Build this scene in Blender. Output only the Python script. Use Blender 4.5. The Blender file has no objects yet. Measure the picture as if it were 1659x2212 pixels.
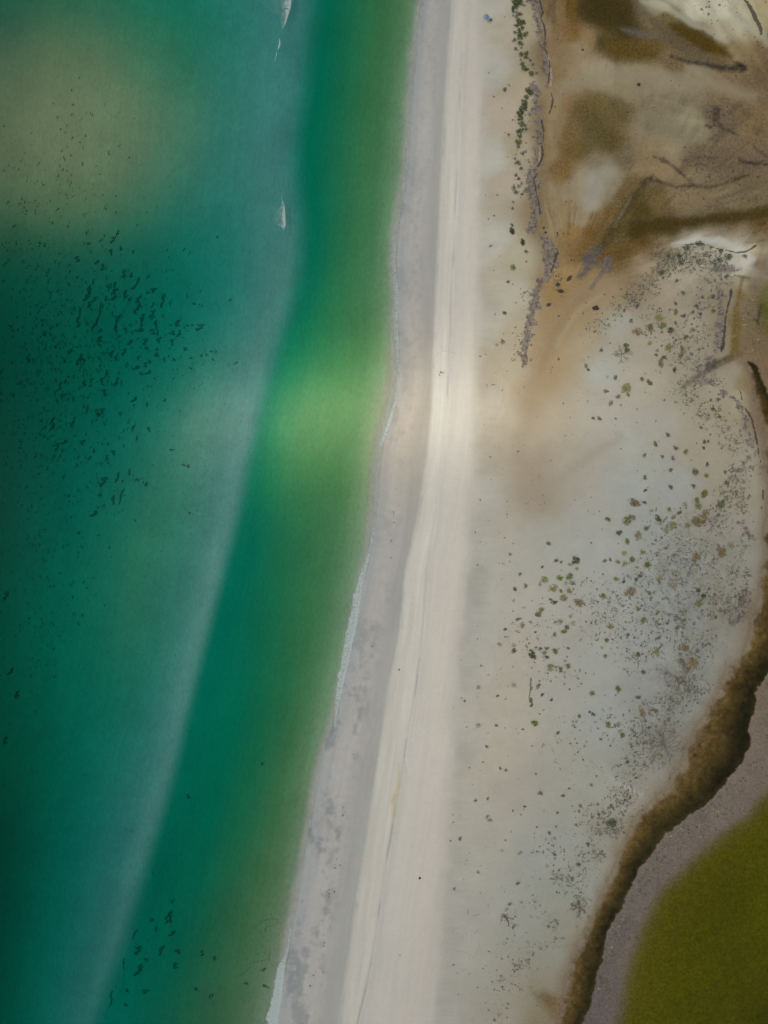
import bpy, math, random
import numpy as np

# ------------------------------------------------------------------ frame of the place
# Plan coordinates: the coast was surveyed on a 1659 x 2212 plan; S metres per plan unit.
S = 300.0 / 1659.0
CX, CY = 829.5, 1106.0
def W(px, py):                       # plan -> world
    return ((px - CX) * S, (CY - py) * S)

sc = bpy.context.scene
COL = bpy.data.collections.new("place"); sc.collection.children.link(COL)

# camera (drone looking straight down)
cam = bpy.data.cameras.new("camera"); camo = bpy.data.objects.new("camera", cam); COL.objects.link(camo)
cam.sensor_fit = 'HORIZONTAL'; cam.sensor_width = 24.0; cam.lens = 21.6
camo.location = (0, 0, 270.0); camo.rotation_euler = (0, 0, 0)
cam.clip_start = 1.0; cam.clip_end = 20000
sc.camera = camo
sc.render.resolution_x, sc.render.resolution_y = 768, 1024

# world + sun
SUN_EL, SUN_AZ = math.radians(46), math.radians(180)      # azimuth from +X, counter clockwise (light comes from the sea)
world = bpy.data.worlds.new("World"); sc.world = world; world.use_nodes = True
wt = world.node_tree; wt.nodes.clear()
sky = wt.nodes.new('ShaderNodeTexSky'); sky.sky_type = 'NISHITA'; sky.sun_disc = False
sky.sun_elevation = SUN_EL; sky.sun_rotation = math.pi / 2 - SUN_AZ; sky.dust_density = 3.0
bgn = wt.nodes.new('ShaderNodeBackground'); bgn.inputs[1].default_value = 0.14
wo = wt.nodes.new('ShaderNodeOutputWorld')
wt.links.new(sky.outputs[0], bgn.inputs[0]); wt.links.new(bgn.outputs[0], wo.inputs[0])
SUNV = (math.cos(SUN_EL) * math.cos(SUN_AZ), math.cos(SUN_EL) * math.sin(SUN_AZ), math.sin(SUN_EL))
sl = bpy.data.lights.new("sun", 'SUN'); sl.energy = 3.6; sl.angle = math.radians(1.5); sl.color = (1.0, 0.90, 0.76)
slo = bpy.data.objects.new("sun", sl); COL.objects.link(slo)
from mathutils import Vector, Matrix
slo.rotation_euler = Vector(SUNV).to_track_quat('Z', 'Y').to_euler()
sc.view_settings.view_transform = 'Standard'; sc.view_settings.look = 'None'
sc.view_settings.gamma = 1.0; sc.view_settings.exposure = 0.15
sc.cycles.transparent_max_bounces = 16
sc.cycles.max_bounces = 6; sc.cycles.diffuse_bounces = 2; sc.cycles.caustics_reflective = False; sc.cycles.caustics_refractive = False

# light that reaches the ground under the cloud (measured); albedo = wanted brightness / E
E = np.array([1.04, 1.0, 0.98])

# ------------------------------------------------------------------ numpy helpers
def lin(c):
    c = np.asarray(c, float) / 255.0
    return np.where(c <= 0.04045, c / 12.92, ((c + 0.055) / 1.055) ** 2.4)

def vnoise(x, y, seed=0):
    xi = np.floor(x).astype(np.int64); yi = np.floor(y).astype(np.int64)
    fx = x - xi; fy = y - yi
    fx = fx * fx * (3 - 2 * fx); fy = fy * fy * (3 - 2 * fy)
    def h(i, j):
        n = (i * 374761393 + j * 668265263 + seed * 1274126177) & 0xFFFFFFFF
        n = ((n ^ (n >> 13)) * 1274126177) & 0xFFFFFFFF
        n = (n ^ (n >> 16)) & 0xFFFFFFFF
        return n / 4294967295.0
    a = h(xi, yi) * (1 - fx) + h(xi + 1, yi) * fx
    b = h(xi, yi + 1) * (1 - fx) + h(xi + 1, yi + 1) * fx
    return a * (1 - fy) + b * fy

def fbm(x, y, scale, seed=0, oct=4):
    """-0.5..0.5 roughly; scale = size of the largest feature in plan units"""
    s = 0; a = 1.0; t = 0; f = 1.0 / scale
    for o in range(oct):
        s = s + a * (vnoise(x * f + 17.3 * o, y * f - 9.1 * o, seed + o) - 0.5); t += a; a *= 0.55; f *= 2.03
    return s / t

def sst(a, b, x):
    t = np.clip((x - a) / (b - a), 0, 1); return t * t * (3 - 2 * t)

def curve_x(pts):
    ys = np.array([p[1] for p in pts], float); xs = np.array([p[0] for p in pts], float)
    o = np.argsort(ys); ys = ys[o]; xs = xs[o]
    def f(y):
        r = np.interp(y, ys, xs)
        lo = (xs[1] - xs[0]) / (ys[1] - ys[0]); hi = (xs[-1] - xs[-2]) / (ys[-1] - ys[-2])
        r = np.where(y < ys[0], xs[0] + (y - ys[0]) * lo * 0.5, r)
        return np.where(y > ys[-1], xs[-1] + (y - ys[-1]) * hi * 0.5, r)
    return f

def smooth_curve(pts, sm=22):
    f = curve_x(pts)
    def g(y):
        y = np.asarray(y, float)
        return sum(f(y + d) * w for d, w in ((-sm, .2), (-sm / 2, .2), (0, .2), (sm / 2, .2), (sm, .2)))
    return g

def seg_dist(px, py, pts):
    """distance to a polyline and the parameter (index) of the nearest point"""
    best = np.full(px.shape, 1e18); par = np.zeros(px.shape)
    for i in range(len(pts) - 1):
        ax, ay = pts[i][:2]; bx, by = pts[i + 1][:2]
        dx, dy = bx - ax, by - ay; L = dx * dx + dy * dy + 1e-9
        t = np.clip(((px - ax) * dx + (py - ay) * dy) / L, 0, 1)
        d = (px - ax - t * dx) ** 2 + (py - ay - t * dy) ** 2
        m = d < best; best = np.where(m, d, best); par = np.where(m, i + t, par)
    return np.sqrt(best), par

def ribbon(px, py, pts, soft=3.0):
    """1 inside a ribbon given as (x, y, halfwidth), soft outside"""
    xs = [p[0] for p in pts]; ys = [p[1] for p in pts]; mw = max(p[2] for p in pts) + soft * 3
    out = np.zeros(px.shape)
    m = (px > min(xs) - mw) & (px < max(xs) + mw) & (py > min(ys) - mw) & (py < max(ys) + mw)
    if m.any():
        d, par = seg_dist(px[m], py[m], pts)
        w = np.interp(par, np.arange(len(pts)), [p[2] for p in pts])
        out[m] = 1 - sst(-soft, soft, d - w)
    return out

def poly_sdf(px, py, pts):
    """signed distance, negative inside"""
    out = np.full(px.shape, 999.0)
    xs = [p[0] for p in pts]; ys = [p[1] for p in pts]
    m = (px > min(xs) - 80) & (px < max(xs) + 80) & (py > min(ys) - 80) & (py < max(ys) + 80)
    if not m.any(): return out
    x = px[m]; y = py[m]
    d, _ = seg_dist(x, y, list(pts) + [pts[0]])
    ins = np.zeros(x.shape, bool); n = len(pts)
    for i in range(n):
        ax, ay = pts[i]; bx, by = pts[(i + 1) % n]
        if ay == by: continue
        c = ((ay > y) != (by > y)) & (x < (bx - ax) * (y - ay) / (by - ay) + ax)
        ins ^= c
    out[m] = np.where(ins, -d, d)
    return out

def shepard(px, py, pts, eps=10.0, p=2.0):
    num = np.zeros(px.shape + (3,)); den = np.zeros(px.shape)
    for (x, y, c) in pts:
        w = 1.0 / (((px - x) ** 2 + (py - y) ** 2) + eps * eps) ** p
        den += w
        lc = lin(c)
        for k in range(3): num[..., k] += w * lc[k]
    return num / den[..., None]

# ------------------------------------------------------------------ the coast lines (plan units)
SHORE = [(914,0),(907,50),(899,120),(893,180),(888,235),(885,300),(882,350),(875,400),(868,450),(860,500),(854,560),(858,620),
 (857,680),(862,730),(862,780),(858,840),(850,880),(838,920),(827,965),(821,1000),(815,1080),(808,1140),(798,1200),(784,1260),(770,1320),
 (762,1380),(750,1430),(740,1480),(729,1540),(718,1580),(703,1610),(693,1660),(682,1720),(672,1780),(662,1830),(652,1890),(641,1950),
 (631,2000),(624,2050),(612,2110),(604,2160),(598,2212)]
BAR = [(674,0),(664,100),(655,200),(638,290),(636,350),(642,420),(650,500),(645,580),(627,660),(605,720),(585,800),(566,870),(550,950),(535,1020),
 (520,1100),(500,1170),(470,1290),(440,1400),(411,1520),(385,1640),(352,1760),(322,1850),(292,1960),(262,2060),(226,2160),(207,2212)]
WETDRY = [(976,0),(969,100),(962,200),(956,300),(951,400),(947,500),(942,600),(938,700),(935,760),(933,850),(930,900),(925,950),(920,1000),
 (905,1100),(888,1180),(876,1228),(864,1362),(837,1497),(826,1578),(814,1659),(802,1740),(790,1820),(771,1934),(755,2054),(732,2212)]
RIDGE = [(1002,0),(995,150),(985,400),(978,560),(974,620),(972,720),(968,790),(966,880),(962,930),(955,1000),(945,1060),(934,1150),(922,1228),
 (912,1362),(896,1497),(881,1578),(869,1659),(855,1740),(841,1820),(822,1934),(807,2054),(771,2212)]
BACK = [(1040,0),(1042,150),(1045,300),(1040,450),(1036,600),(1034,800),(1030,920),(1024,1000),(1018,1100),(1014,1200),(1000,1320),(986,1450),
 (980,1600),(974,1720),(966,1850),(955,1980),(945,2100),(935,2212)]
x_shore = curve_x(SHORE); x_bar = smooth_curve(BAR, 30); x_wd = smooth_curve(WETDRY, 14); x_ridge = smooth_curve(RIDGE, 10); x_back = smooth_curve(BACK, 30)
x_shore_s = smooth_curve(SHORE, 60)

# ------------------------------------------------------------------ colour of the sea bottom and water, by depth; rows at the sun gap have sunlight painted in
# rows: y, colours at u = 0,.15,.3,.45,.6,.75,.9,1 of the way to the bar's steep edge, then v = 0,.15,.35,.6,.8,.93,1 from there to the shore
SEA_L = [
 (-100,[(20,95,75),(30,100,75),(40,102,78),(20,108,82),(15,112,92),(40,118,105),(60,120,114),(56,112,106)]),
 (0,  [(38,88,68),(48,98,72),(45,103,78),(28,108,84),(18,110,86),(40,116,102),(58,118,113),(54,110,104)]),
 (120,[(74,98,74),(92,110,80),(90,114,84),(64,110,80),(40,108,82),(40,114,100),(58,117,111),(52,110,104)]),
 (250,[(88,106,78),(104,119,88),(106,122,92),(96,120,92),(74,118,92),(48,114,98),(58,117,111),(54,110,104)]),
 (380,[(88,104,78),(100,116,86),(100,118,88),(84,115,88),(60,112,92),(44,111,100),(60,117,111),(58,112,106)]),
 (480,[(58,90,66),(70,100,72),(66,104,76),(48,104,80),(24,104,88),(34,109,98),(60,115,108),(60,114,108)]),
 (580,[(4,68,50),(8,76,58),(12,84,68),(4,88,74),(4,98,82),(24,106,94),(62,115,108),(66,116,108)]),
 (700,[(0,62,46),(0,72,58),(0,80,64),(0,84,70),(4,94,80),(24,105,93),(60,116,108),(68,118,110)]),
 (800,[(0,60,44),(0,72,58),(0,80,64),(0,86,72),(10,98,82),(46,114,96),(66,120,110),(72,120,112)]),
 (900,[(0,62,46),(0,74,60),(0,82,66),(4,90,76),(34,106,88),(84,128,110),(98,136,124),(90,132,122)]),  # bar end of this row brightened to carry the gap's sunlight
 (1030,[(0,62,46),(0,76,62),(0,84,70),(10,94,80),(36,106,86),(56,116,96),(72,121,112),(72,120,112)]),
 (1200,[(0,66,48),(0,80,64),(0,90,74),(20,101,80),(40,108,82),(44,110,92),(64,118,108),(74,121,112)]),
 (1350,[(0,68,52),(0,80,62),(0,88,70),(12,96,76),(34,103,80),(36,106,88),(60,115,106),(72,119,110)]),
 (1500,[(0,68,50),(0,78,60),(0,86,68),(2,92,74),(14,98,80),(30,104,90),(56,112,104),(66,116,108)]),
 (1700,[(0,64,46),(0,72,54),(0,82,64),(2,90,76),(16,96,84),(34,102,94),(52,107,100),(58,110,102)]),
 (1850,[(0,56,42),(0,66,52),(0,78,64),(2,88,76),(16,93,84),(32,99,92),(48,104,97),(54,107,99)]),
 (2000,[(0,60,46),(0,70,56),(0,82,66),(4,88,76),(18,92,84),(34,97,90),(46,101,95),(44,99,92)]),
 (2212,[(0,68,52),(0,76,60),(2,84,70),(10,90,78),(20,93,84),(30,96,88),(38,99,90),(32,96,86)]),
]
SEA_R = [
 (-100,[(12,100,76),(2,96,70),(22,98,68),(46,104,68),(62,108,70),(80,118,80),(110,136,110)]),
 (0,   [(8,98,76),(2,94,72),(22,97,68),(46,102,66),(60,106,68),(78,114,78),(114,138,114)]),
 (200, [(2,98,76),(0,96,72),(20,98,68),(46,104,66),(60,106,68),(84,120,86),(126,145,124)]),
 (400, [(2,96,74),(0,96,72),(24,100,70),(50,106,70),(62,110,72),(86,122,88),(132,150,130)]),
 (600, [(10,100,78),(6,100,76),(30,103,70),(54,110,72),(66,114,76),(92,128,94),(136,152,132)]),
 (760, [(10,106,80),(18,112,76),(42,116,74),(62,120,74),(76,122,76),(102,134,94),(142,152,130)]),  # raised a little: sunlight painted into the water colour
 (900, [(40,124,90),(86,144,100),(104,146,98),(102,140,90),(102,138,92),(126,146,108),(156,158,130)]),  # brightest row: sunlit look of the green water put into its colour
 (1030,[(6,110,80),(34,120,80),(60,124,78),(68,120,72),(74,120,74),(102,132,92),(140,152,128)]),  # raised a little as well, lower fringe of the painted sunlight
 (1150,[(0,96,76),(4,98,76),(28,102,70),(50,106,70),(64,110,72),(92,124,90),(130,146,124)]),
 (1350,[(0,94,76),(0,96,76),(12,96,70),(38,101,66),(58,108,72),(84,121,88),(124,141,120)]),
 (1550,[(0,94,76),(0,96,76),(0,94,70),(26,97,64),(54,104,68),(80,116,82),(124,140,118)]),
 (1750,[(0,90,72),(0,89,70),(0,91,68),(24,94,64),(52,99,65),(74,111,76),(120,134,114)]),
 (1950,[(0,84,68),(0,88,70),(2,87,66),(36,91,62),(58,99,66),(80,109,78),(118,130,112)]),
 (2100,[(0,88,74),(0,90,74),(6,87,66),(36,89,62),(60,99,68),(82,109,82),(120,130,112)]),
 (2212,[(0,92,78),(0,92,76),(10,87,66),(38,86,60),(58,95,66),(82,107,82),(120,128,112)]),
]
UL = np.array([0,.15,.3,.45,.6,.75,.9,1.0]); VR = np.array([0,.15,.33,.56,.73,.86,1.0])
def table(rows, us, y, u):
    ys = np.array([r[0] for r in rows], float)
    arr = np.array([[np.asarray(c, float) for c in r[1]] for r in rows])      # rows x cols x 3
    # resample finely, smooth, then look up bilinearly
    NY, NU = 220, 160
    gy = np.linspace(ys[0], ys[-1], NY); gu = np.linspace(0, 1, NU)
    g = np.zeros((NY, NU, 3))
    for k in range(3):
        t = np.array([np.interp(gu, us, arr[i, :, k]) for i in range(len(ys))])
        g[:, :, k] = np.array([np.interp(gy, ys, t[:, j]) for j in range(NU)]).T
    for it in range(6):                                                        # small blur
        g = (np.roll(g, 1, 0) + np.roll(g, -1, 0) + 2 * g) / 4 if False else g
        gp = np.pad(g, ((3, 3), (3, 3), (0, 0)), mode='edge')
        g = (gp[3:-3, 3:-3] * 2 + gp[:-6, 3:-3] + gp[6:, 3:-3] + gp[3:-3, 1:-5] + gp[3:-3, 5:-1]) / 6
    fy = np.clip((y - ys[0]) / (ys[-1] - ys[0]) * (NY - 1), 0, NY - 1.001); fu = np.clip(u * (NU - 1), 0, NU - 1.001)
    i = fy.astype(int); j = fu.astype(int); a = (fy - i)[..., None]; b = (fu - j)[..., None]
    return (g[i, j] * (1 - b) + g[i, j + 1] * b) * (1 - a) + (g[i + 1, j] * (1 - b) + g[i + 1, j + 1] * b) * a

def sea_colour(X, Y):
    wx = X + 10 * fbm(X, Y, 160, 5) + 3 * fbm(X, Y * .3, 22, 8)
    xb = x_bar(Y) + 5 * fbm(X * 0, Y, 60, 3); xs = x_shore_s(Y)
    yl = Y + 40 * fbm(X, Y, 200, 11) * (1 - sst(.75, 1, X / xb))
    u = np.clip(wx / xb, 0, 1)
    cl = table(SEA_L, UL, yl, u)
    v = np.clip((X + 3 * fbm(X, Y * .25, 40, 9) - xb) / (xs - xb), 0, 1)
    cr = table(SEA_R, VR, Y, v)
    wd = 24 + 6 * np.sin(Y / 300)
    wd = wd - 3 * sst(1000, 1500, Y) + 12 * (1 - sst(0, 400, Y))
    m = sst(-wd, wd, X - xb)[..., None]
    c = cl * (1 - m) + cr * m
    crest = np.exp(-((X - xb + 30) / 20.0) ** 2) * sst(500, 950, Y) * (1 - .5 * sst(1700, 2200, Y)) * (1 + 1.2 * fbm(X - xb, Y * .1, 12, 33, 3))
    c = c + crest[:, None] * np.array([9, 7, 7])
    # long sand ripples lying along the shore, and mottling on the bar
    u2 = X - x_shore_s(Y)
    rip = fbm(u2, Y * 0.10, 9, 21, 3)
    c = c * (1 + (rip * (0.04 + .04 * sst(.0, .4, X / xb)))[..., None])
    c = c * (1 + 0.10 * fbm(X, Y, 70, 31)[..., None]) * (1 + (.13 * fbm(X, Y, 16, 32, 5) * (.35 + .65 * (1 - m[:, 0])))[..., None])
    return lin(np.clip(c, 0, 255))

# ------------------------------------------------------------------ land colours
LAND = [ # (x, y, colour) dry sand flat behind the beach, the tidal flats and the spit; sun glow painted into points near the gap
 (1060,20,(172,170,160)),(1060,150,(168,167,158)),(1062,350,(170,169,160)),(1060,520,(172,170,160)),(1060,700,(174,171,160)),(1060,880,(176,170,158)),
 (1050,1060,(166,165,158)),(1040,1200,(164,163,156)),(1035,1330,(165,164,158)),(1020,1450,(168,166,160)),(1010,1600,(168,166,158)),(1005,1750,(166,163,154)),(990,1900,(164,163,155)),(980,2050,(162,161,154)),(965,2180,(160,159,152)),
 (1095,60,(166,158,142)),(1098,250,(168,158,142)),(1095,400,(165,156,140)),(1130,200,(162,152,132)),(1135,60,(158,148,126)),(1125,330,(158,148,128)),(1115,560,(165,158,138)),(1100,640,(170,165,150)),(1110,720,(166,156,136)),(1115,800,(168,160,143)),  # last point raised: sun glow painted into the sand colour
 (1100,900,(168,160,144)),(1130,930,(160,151,134)),(1105,1000,(156,147,132)),(1085,1150,(163,160,150)),(1090,1300,(165,162,154)),(1130,1400,(163,158,147)),(1105,1560,(163,159,148)),(1075,1640,(166,161,148)),(1090,1500,(166,160,148)),(1060,1800,(160,157,148)),(1060,1950,(156,155,148)),(1050,2100,(154,152,144)),(1040,2200,(152,150,140)),  # first point brightened to spread the sun glow to the right
 (1160,1000,(146,136,120)),(1165,1060,(148,138,122)),(1195,1085,(150,145,134)),(1150,1060,(150,138,120)),(1220,1030,(154,150,140)),(1300,960,(152,148,140)),(1250,1120,(156,156,150)),(1180,1180,(158,158,152)),
 (1180,900,(162,154,138)),(1230,880,(160,152,136)),(1280,900,(160,158,150)),(1350,950,(156,158,152)),(1420,930,(156,154,146)),(1300,800,(158,162,158)),(1380,820,(162,156,144)),(1250,740,(162,150,128)),(1330,700,(158,162,156)),(1400,740,(158,150,136)),  # first point lifted by the same painted glow
 (1440,640,(156,146,128)),(1400,580,(152,142,124)),(1480,600,(154,146,128)),(1500,700,(156,148,134)),(1520,770,(152,146,134)),
 (1350,1050,(152,156,152)),(1280,1180,(154,156,152)),(1450,1050,(150,154,150)),(1400,1150,(148,152,148)),(1500,960,(152,144,128)),(1560,950,(150,142,126)),(1570,1050,(148,142,126)),(1590,1000,(150,144,130)),(1540,1130,(148,144,134)),(1500,1230,(142,144,140)),(1420,1280,(144,148,146)),(1330,1300,(150,152,148)),(1560,1250,(140,138,128)),(1600,1200,(140,140,130)),
 (1480,1350,(140,143,140)),(1560,1340,(134,132,122)),(1400,1400,(144,148,144)),(1280,1420,(152,154,148)),(1200,1350,(158,156,150)),(1200,1500,(156,155,148)),(1300,1560,(148,152,148)),(1400,1520,(138,140,136)),(1500,1470,(134,136,130)),(1370,1640,(136,138,132)),(1450,1600,(128,128,120)),(1250,1660,(150,150,142)),(1180,1700,(152,150,142)),(1120,1700,(156,152,142)),
 (1300,1700,(148,148,140)),(1380,1690,(140,136,126)),(1220,1800,(146,148,142)),(1300,1790,(138,136,126)),(1150,1850,(148,150,144)),(1210,1920,(140,142,134)),(1130,1980,(146,147,140)),(1220,2000,(136,136,124)),(1180,2060,(138,138,128)),(1100,2120,(146,144,132)),(1060,2180,(144,140,128)),(1160,2130,(134,128,112)),(1180,2200,(128,116,92)),
 # tidal flats, top right
 (1205,20,(112,92,62)),(1200,100,(116,96,66)),(1210,160,(118,98,68)),(1190,230,(126,108,76)),(1185,330,(122,104,74)),(1180,430,(126,110,82)),(1200,480,(128,110,80)),
 (1232,14,(88,66,22)),(1285,24,(52,44,16)),(1262,18,(62,50,20)),(1240,70,(108,82,42)),(1310,40,(60,50,14)),(1340,24,(62,50,16)),(1300,90,(66,54,20)),(1346,78,(58,50,22)),(1366,108,(86,70,30)),(1274,84,(122,102,70)),(1255,105,(128,112,84)),(1405,100,(86,70,24)),(1330,110,(84,66,26)),
 (1470,60,(72,60,14)),(1500,75,(74,58,14)),(1440,35,(92,78,40)),(1535,95,(80,64,18)),(1560,108,(92,74,28)),
 (1440,8,(158,152,132)),(1500,25,(168,165,146)),(1560,20,(168,164,146)),(1600,50,(158,152,132)),(1560,70,(152,144,120)),(1585,110,(126,110,78)),(1640,60,(150,140,110)),(1650,20,(150,138,104)),(1640,110,(112,92,64)),(1655,150,(104,86,58)),
 (1309,156,(140,130,108)),(1240,165,(128,112,86)),(1280,150,(136,124,102)),(1360,160,(132,120,96)),(1430,172,(130,120,98)),(1500,163,(122,112,92)),(1573,190,(110,92,68)),(1640,180,(100,82,58)),(1450,140,(100,84,56)),(1350,190,(118,108,84)),
 (1230,230,(118,96,64)),(1255,235,(98,80,46)),(1285,228,(94,80,40)),(1333,240,(90,78,46)),(1305,260,(92,80,44)),(1429,228,(114,104,84)),(1489,276,(132,124,100)),(1400,280,(118,108,86)),(1460,310,(126,116,92)),(1549,252,(98,84,64)),(1633,264,(106,88,58)),(1640,320,(102,86,64)),
 (1195,290,(124,108,78)),(1225,300,(108,88,54)),(1240,330,(96,76,34)),(1215,370,(114,90,50)),(1321,307,(82,66,22)),(1285,288,(88,76,52)),(1260,320,(86,74,38)),(1405,312,(118,102,76)),(1290,350,(110,100,80)),(1350,345,(98,88,66)),
 (1285,396,(136,131,118)),(1278,440,(136,130,116)),(1310,375,(128,119,102)),(1265,400,(130,121,103)),(1240,410,(124,112,90)),(1325,400,(118,108,88)),(1255,475,(124,112,90)),(1230,450,(124,106,74)),(1309,372,(130,122,108)),(1381,360,(116,98,68)),(1429,372,(120,102,74)),(1365,400,(92,76,42)),(1345,420,(90,74,40)),(1501,336,(104,90,68)),(1560,345,(94,80,62)),(1620,345,(96,82,62)),
 (1477,432,(112,96,70)),(1573,432,(110,98,74)),(1640,432,(112,98,72)),(1540,400,(106,92,68)),(1620,390,(100,86,62)),(1393,456,(72,60,20)),(1420,440,(90,76,40)),(1333,504,(80,68,38)),(1429,492,(66,54,14)),(1380,492,(58,48,14)),(1501,492,(62,48,12)),(1573,468,(76,60,22)),(1645,480,(82,64,22)),(1645,500,(92,74,42)),(1645,460,(86,70,30)),(1560,490,(74,58,20)),
 (1290,470,(112,90,52)),(1320,460,(96,76,34)),(1270,500,(100,72,26)),(1255,540,(104,82,44)),(1240,500,(118,92,50)),(1450,500,(60,48,14)),(1549,508,(82,62,26)),(1640,515,(106,92,64)),
 (1340,560,(82,64,24)),(1357,548,(84,64,22)),(1330,580,(92,70,32)),(1393,524,(80,60,18)),(1400,545,(98,76,40)),(1310,560,(86,62,22)),(1300,600,(110,84,46)),(1261,610,(126,104,68)),(1297,615,(134,112,82)),(1380,572,(120,102,76)),(1261,645,(130,112,82)),(1225,660,(140,112,72)),(1200,720,(144,116,76)),(1215,620,(138,114,72)),(1175,780,(150,126,92)),(1165,830,(150,130,98)),(1150,880,(150,132,104)),(1309,632,(158,146,118)),(1240,690,(150,132,98)),(1290,660,(154,138,108)),(1210,760,(156,140,110)),
 # right of the spit: white beach, channel, pink flat
 (1505,518,(172,170,156)),(1540,530,(172,170,158)),(1580,545,(170,168,154)),(1610,560,(164,160,144)),(1625,545,(150,140,116)),(1640,570,(104,90,72)),(1590,575,(160,156,142)),(1470,540,(150,144,128)),(1440,530,(124,108,78)),(1650,530,(128,118,92)),
 (1600,620,(150,142,120)),(1576,650,(140,132,116)),(1570,740,(148,142,126)),(1590,700,(112,98,60)),(1585,750,(108,90,50)),(1595,640,(112,96,62)),(1620,680,(112,98,80)),(1610,740,(114,98,78)),(1640,740,(112,96,74)),(1620,620,(108,94,78)),(1650,670,(82,80,34)),(1655,640,(100,94,56)),(1655,710,(96,88,52)),(1600,770,(120,102,74)),(1640,800,(116,98,76)),(1655,900,(112,96,72)),(1640,850,(114,98,74)),
 (1560,780,(130,118,94)),(1580,800,(160,154,138)),(1560,830,(158,154,140)),(1590,860,(156,148,128)),(1600,830,(128,112,76)),
]
RIVER = [(1600,775),(1612,810),(1620,850),(1634,900),(1645,960),(1647,1010),(1650,1100),(1648,1140),(1642,1200),(1636,1260),(1625,1310),(1610,1370),(1592,1412),(1568,1440),(1545,1487),(1515,1542),(1487,1595),(1465,1643),(1434,1691),(1395,1734),(1362,1775),(1340,1823),(1319,1871),(1297,1919),(1281,1958),(1262,1993),(1238,2041),(1228,2090),(1212,2137),(1205,2212),(1200,2300),
 (1262,2300),(1262,2212),(1272,2160),(1285,2120),(1300,2072),(1312,2016),(1328,1988),(1347,1940),(1363,1908),(1377,1882),(1405,1845),(1439,1799),(1463,1775),(1491,1751),(1525,1734),(1573,1683),(1606,1638),(1621,1605),(1614,1571),(1621,1547),(1635,1487),(1659,1447),(1700,1400),(1700,1100),(1680,900),(1645,830),(1632,790),(1620,778)]
LAKE = [(1720,1650),(1659,1703),(1600,1765),(1560,1795),(1500,1840),(1465,1880),(1425,1915),(1400,1970),(1378,2015),(1362,2060),(1348,2110),(1338,2160),(1328,2212),(1320,2300),(1900,2300),(1900,1650)]
SPIT_E = [(1560,560),(1575,640),(1572,730),(1570,790),(1595,830),(1615,900),(1630,960),(1634,1060),(1632,1160),(1620,1250),(1600,1350),(1570,1420),(1520,1510),(1460,1620),(1400,1700),(1340,1790),(1290,1890),(1240,2000),(1215,2080)]

# grey crust of dried weed along the flat's edge: (x, y, halfwidth)
CRUST = [
 [(1140,-40,8),(1150,0,8),(1158,30,9),(1160,60,7),(1166,85,5),(1172,105,5),(1177,125,6),(1181,145,5)],
 [(1176,150,4),(1188,170,6),(1184,190,3)],
 [(1150,185,6),(1158,200,10),(1156,225,11),(1160,245,8),(1166,262,9),(1168,280,8),(1160,300,8),(1163,330,7),(1158,355,9),(1150,385,11),(1145,410,13),(1150,435,9),(1156,455,11),(1148,478,10),(1148,500,11),(1163,510,6)],
 [(1160,512,4),(1178,518,9),(1188,545,17),(1192,572,15),(1184,595,9)],
 [(1180,604,5),(1160,612,8),(1158,635,9),(1152,665,10),(1145,700,10),(1138,730,9),(1132,760,8),(1130,784,6)],
 [(1510,600,3),(1530,612,5),(1545,622,6),(1556,640,7),(1553,680,10),(1551,715,11),(1546,745,11),(1538,770,8),(1520,785,5),(1506,802,4)],
 [(1500,826,3),(1525,826,6),(1545,830,5),(1560,845,5),(1580,862,6),(1598,885,6),(1606,915,7),(1612,935,8),(1620,955,6),(1626,975,5),(1622,990,7),(1606,1000,6)],
 [(1580,1010,4),(1600,1016,5),(1620,1010,4)],
 [(1597,1125,7),(1610,1150,6),(1622,1165,4)],[(1612,1230,3),(1608,1270,5),(1602,1300,6),(1598,1330,5),(1580,1350,3)],
 [(1530,1490,4),(1510,1500,4)],
]
DARKEDGE = [ # thin dark rim of the crust, on the wet side
 [(1160,-20,1.2),(1168,15,1.6),(1172,28,1.8),(1168,42,1.4),(1176,62,1.8),(1177,85,1.6),(1176,105,1.4),(1183,120,1.2),(1188,150,1.5),(1184,180,1.2)],
 [(1190,200,1.3),(1195,215,1.8),(1190,235,1.6),(1186,245,1.4)],[(1169,262,1.2),(1174,285,1.2),(1174,300,1.2)],[(1170,318,1.8),(1173,330,2.2),(1168,350,1.8),(1160,362,1.5)],[(1160,375,1.2),(1152,390,1.4),(1156,410,1.4),(1163,440,1.4),(1166,465,1.4)],
 [(1206,540,1.6),(1200,556,2.5),(1197,570,1.6),(1190,588,1.5)],
 [(1472,530,1.0),(1500,528,1.2),(1520,527,1.0),(1545,538,1.0),(1575,545,1.2),(1590,548,1.2),(1610,545,1.6),(1630,532,1.8)],
 [(1577,628,2),(1574,650,2.2),(1568,668,1.8),(1564,690,1.8),(1562,720,2.2),(1560,745,2.6),(1556,760,2)],
 [(1586,835,1.2),(1596,845,1.5),(1600,865,1.5)],[(1608,885,1.5),(1620,905,1.7),(1628,935,2),(1634,965,1.8),(1640,1000,1.2)],[(1645,1080,1.5),(1646,1060,1.3)],
 [(1610,0,2),(1622,15,3.5),(1632,38,4),(1642,58,3),(1645,72,2.5)],
]
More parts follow.
